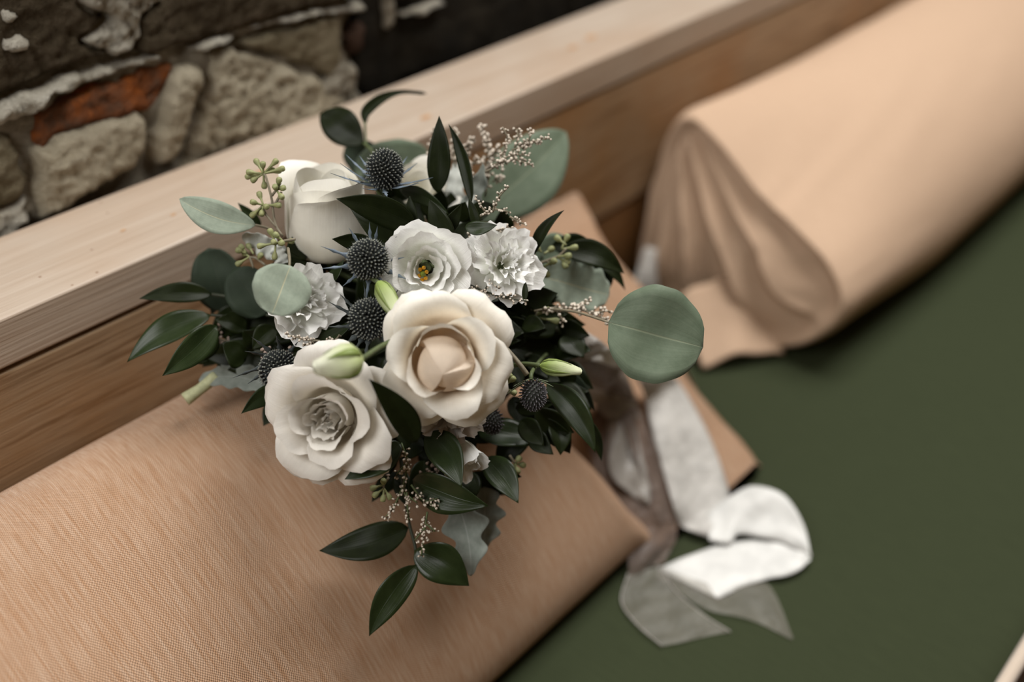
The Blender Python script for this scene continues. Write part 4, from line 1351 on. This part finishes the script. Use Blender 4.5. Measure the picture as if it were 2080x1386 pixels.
def ribbon(name, Lp, Rp, mat, label=None, ripple=0.002, n=36, m=10, parent=None):
    A = catmull(Lp, n); B = catmull(Rp, n)
    V = []; UV = []
    for j in range(n):
        for i in range(m):
            u = i / (m - 1)
            p = A[j] * (1 - u) + B[j] * u
            w = ripple * (math.sin(u * 7 + j * .35) + .5 * math.sin(u * 3 + j * .8)) * math.sin(math.pi * min(1, j / 6 + .1) / 2)
            V.append(p - FW * w); UV.append((u, j / n))
    o = mesh(name, V, grid_faces(m, n), mat, parent or bouquet, uv=UV, solid=0 if 'sheer' in mat.name else .0003)
    if label: o['label'] = label
    return o


Q = lambda px, py, l=.012: flap_pt(px, py, l)
SZ = lambda px, py, l=.004: on_z(px, py, SEAT + l)
ribbon('ribbon', [P(1165, 728, .735), P(1235, 742, .752), Q(1300, 780, .02), Q(1328, 890, .018), Q(1362, 1010, .016), SZ(1380, 1066, .012), SZ(1400, 1078, .008)],
       [P(1200, 712, .735), P(1290, 712, .755), Q(1372, 768, .02), Q(1438, 880, .018), Q(1480, 1000, .016), SZ(1486, 1060, .012), SZ(1484, 1108, .008)], M['velvet'], 'off white crushed ribbon trailing over the cushion flap', .002)
ribbon('ribbon', [SZ(1436, 1042, .014), SZ(1480, 1010, .022), SZ(1530, 988, .030), SZ(1592, 1006, .030), SZ(1634, 1070, .022), SZ(1647, 1128, .012)],
       [SZ(1440, 1098, .010), SZ(1484, 1104, .010), SZ(1500, 1086, .012), SZ(1545, 1092, .012), SZ(1600, 1106, .012), SZ(1640, 1134, .008)], M['satin'], 'white satin ribbon loop on the green mat', .001)
ribbon('ribbon', [SZ(1334, 1156, .004), SZ(1400, 1128, .006), SZ(1500, 1100, .008), SZ(1590, 1102, .010), SZ(1648, 1126, .010)],
       [SZ(1458, 1216, .004), SZ(1500, 1196, .004), SZ(1560, 1176, .006), SZ(1615, 1164, .008), SZ(1646, 1138, .010)], M['satin'], 'white satin ribbon end with a slanted cut', .001)
ribbon('ribbon', [P(1125, 700, .722), P(1150, 745, .742), Q(1190, 800, .025), Q(1232, 850, .02)],
       [P(1185, 670, .728), P(1245, 715, .746), Q(1285, 790, .025), Q(1300, 850, .02)], M['silver'], 'silver satin ribbon at the binding', .003)
ribbon('ribbon', [P(1165, 730, .740), Q(1232, 800, .022), Q(1235, 880, .020), Q(1238, 958, .018), Q(1275, 1000, .016), Q(1312, 1026, .014)],
       [P(1200, 715, .740), Q(1272, 780, .022), Q(1288, 850, .020), Q(1305, 930, .018), Q(1325, 980, .016), Q(1337, 1022, .014)], M['silver'], 'short silver ribbon end with a pointed tip', .003)
ribbon('ribbon', [P(1140, 725, .738), Q(1168, 800, .016), Q(1185, 880, .014), Q(1225, 1000, .012), Q(1270, 1100, .012), SZ(1278, 1170, .008)],
       [P(1200, 715, .744), Q(1270, 800, .016), Q(1300, 880, .014), Q(1345, 1000, .012), Q(1376, 1080, .012), SZ(1350, 1145, .008)], M['sheer'], 'sheer mauve grey ribbon falling to the mat', .003)
ribbon('ribbon', [P(1180, 730, .745), Q(1235, 800, .022), Q(1262, 860, .022), Q(1300, 960, .02), Q(1330, 1060, .016)],
       [P(1210, 720, .745), Q(1290, 800, .022), Q(1312, 860, .022), Q(1345, 960, .02), Q(1368, 1060, .016)], M['sheer'], None, .003)
ribbon('ribbon', [SZ(1330, 1166, .006), SZ(1380, 1205, .005), SZ(1440, 1240, .004), SZ(1520, 1258, .004), SZ(1608, 1300, .003)],
       [SZ(1345, 1150, .006), SZ(1420, 1180, .005), SZ(1480, 1195, .004), SZ(1558, 1186, .004), SZ(1612, 1296, .003)], M['sheergrey'], 'translucent grey ribbon end lying on the green mat', .001)
ga = [SZ(1276, 1165, .008), SZ(1262, 1222, .004), SZ(1295, 1270, .004), SZ(1345, 1313, .003)]
gb = [SZ(1340, 1150, .008), SZ(1372, 1200, .006), SZ(1430, 1250, .005), SZ(1484, 1284, .003)]
go = ribbon('ribbon', ga, gb, M['sheergrey'], 'translucent grey ribbon end with a slanted cut nearest the cushion', .001)
tube('hem', ga, .0006, M['silver'], go, 6, 24)
tube('hem', gb, .0006, M['silver'], go, 6, 24)
# scrap of pale cloth in the gap between the two cushions, against the backrest board
A = catmull([on_y(1270, 600, .515), on_y(1286, 560, .520), on_y(1312, 505, .530)], 12)
B = catmull([on_y(1342, 610, .513), on_y(1346, 560, .518), on_y(1350, 500, .528)], 12)
V = [A[j] * (1 - i / 9) + B[j] * (i / 9) + np.array([0, -0.004 * math.sin(i * 1.1 + j * .3), 0]) for j in range(12) for i in range(10)]
V = [(v[0], v[1], max(v[2], SEAT + 0.006)) for v in V]
o = mesh('cloth', V, grid_faces(10, 12), M['velvet'], None, solid=.0008)
tag(o, 'scrap of pale cloth in the gap between the two tan cushions', 'cloth')
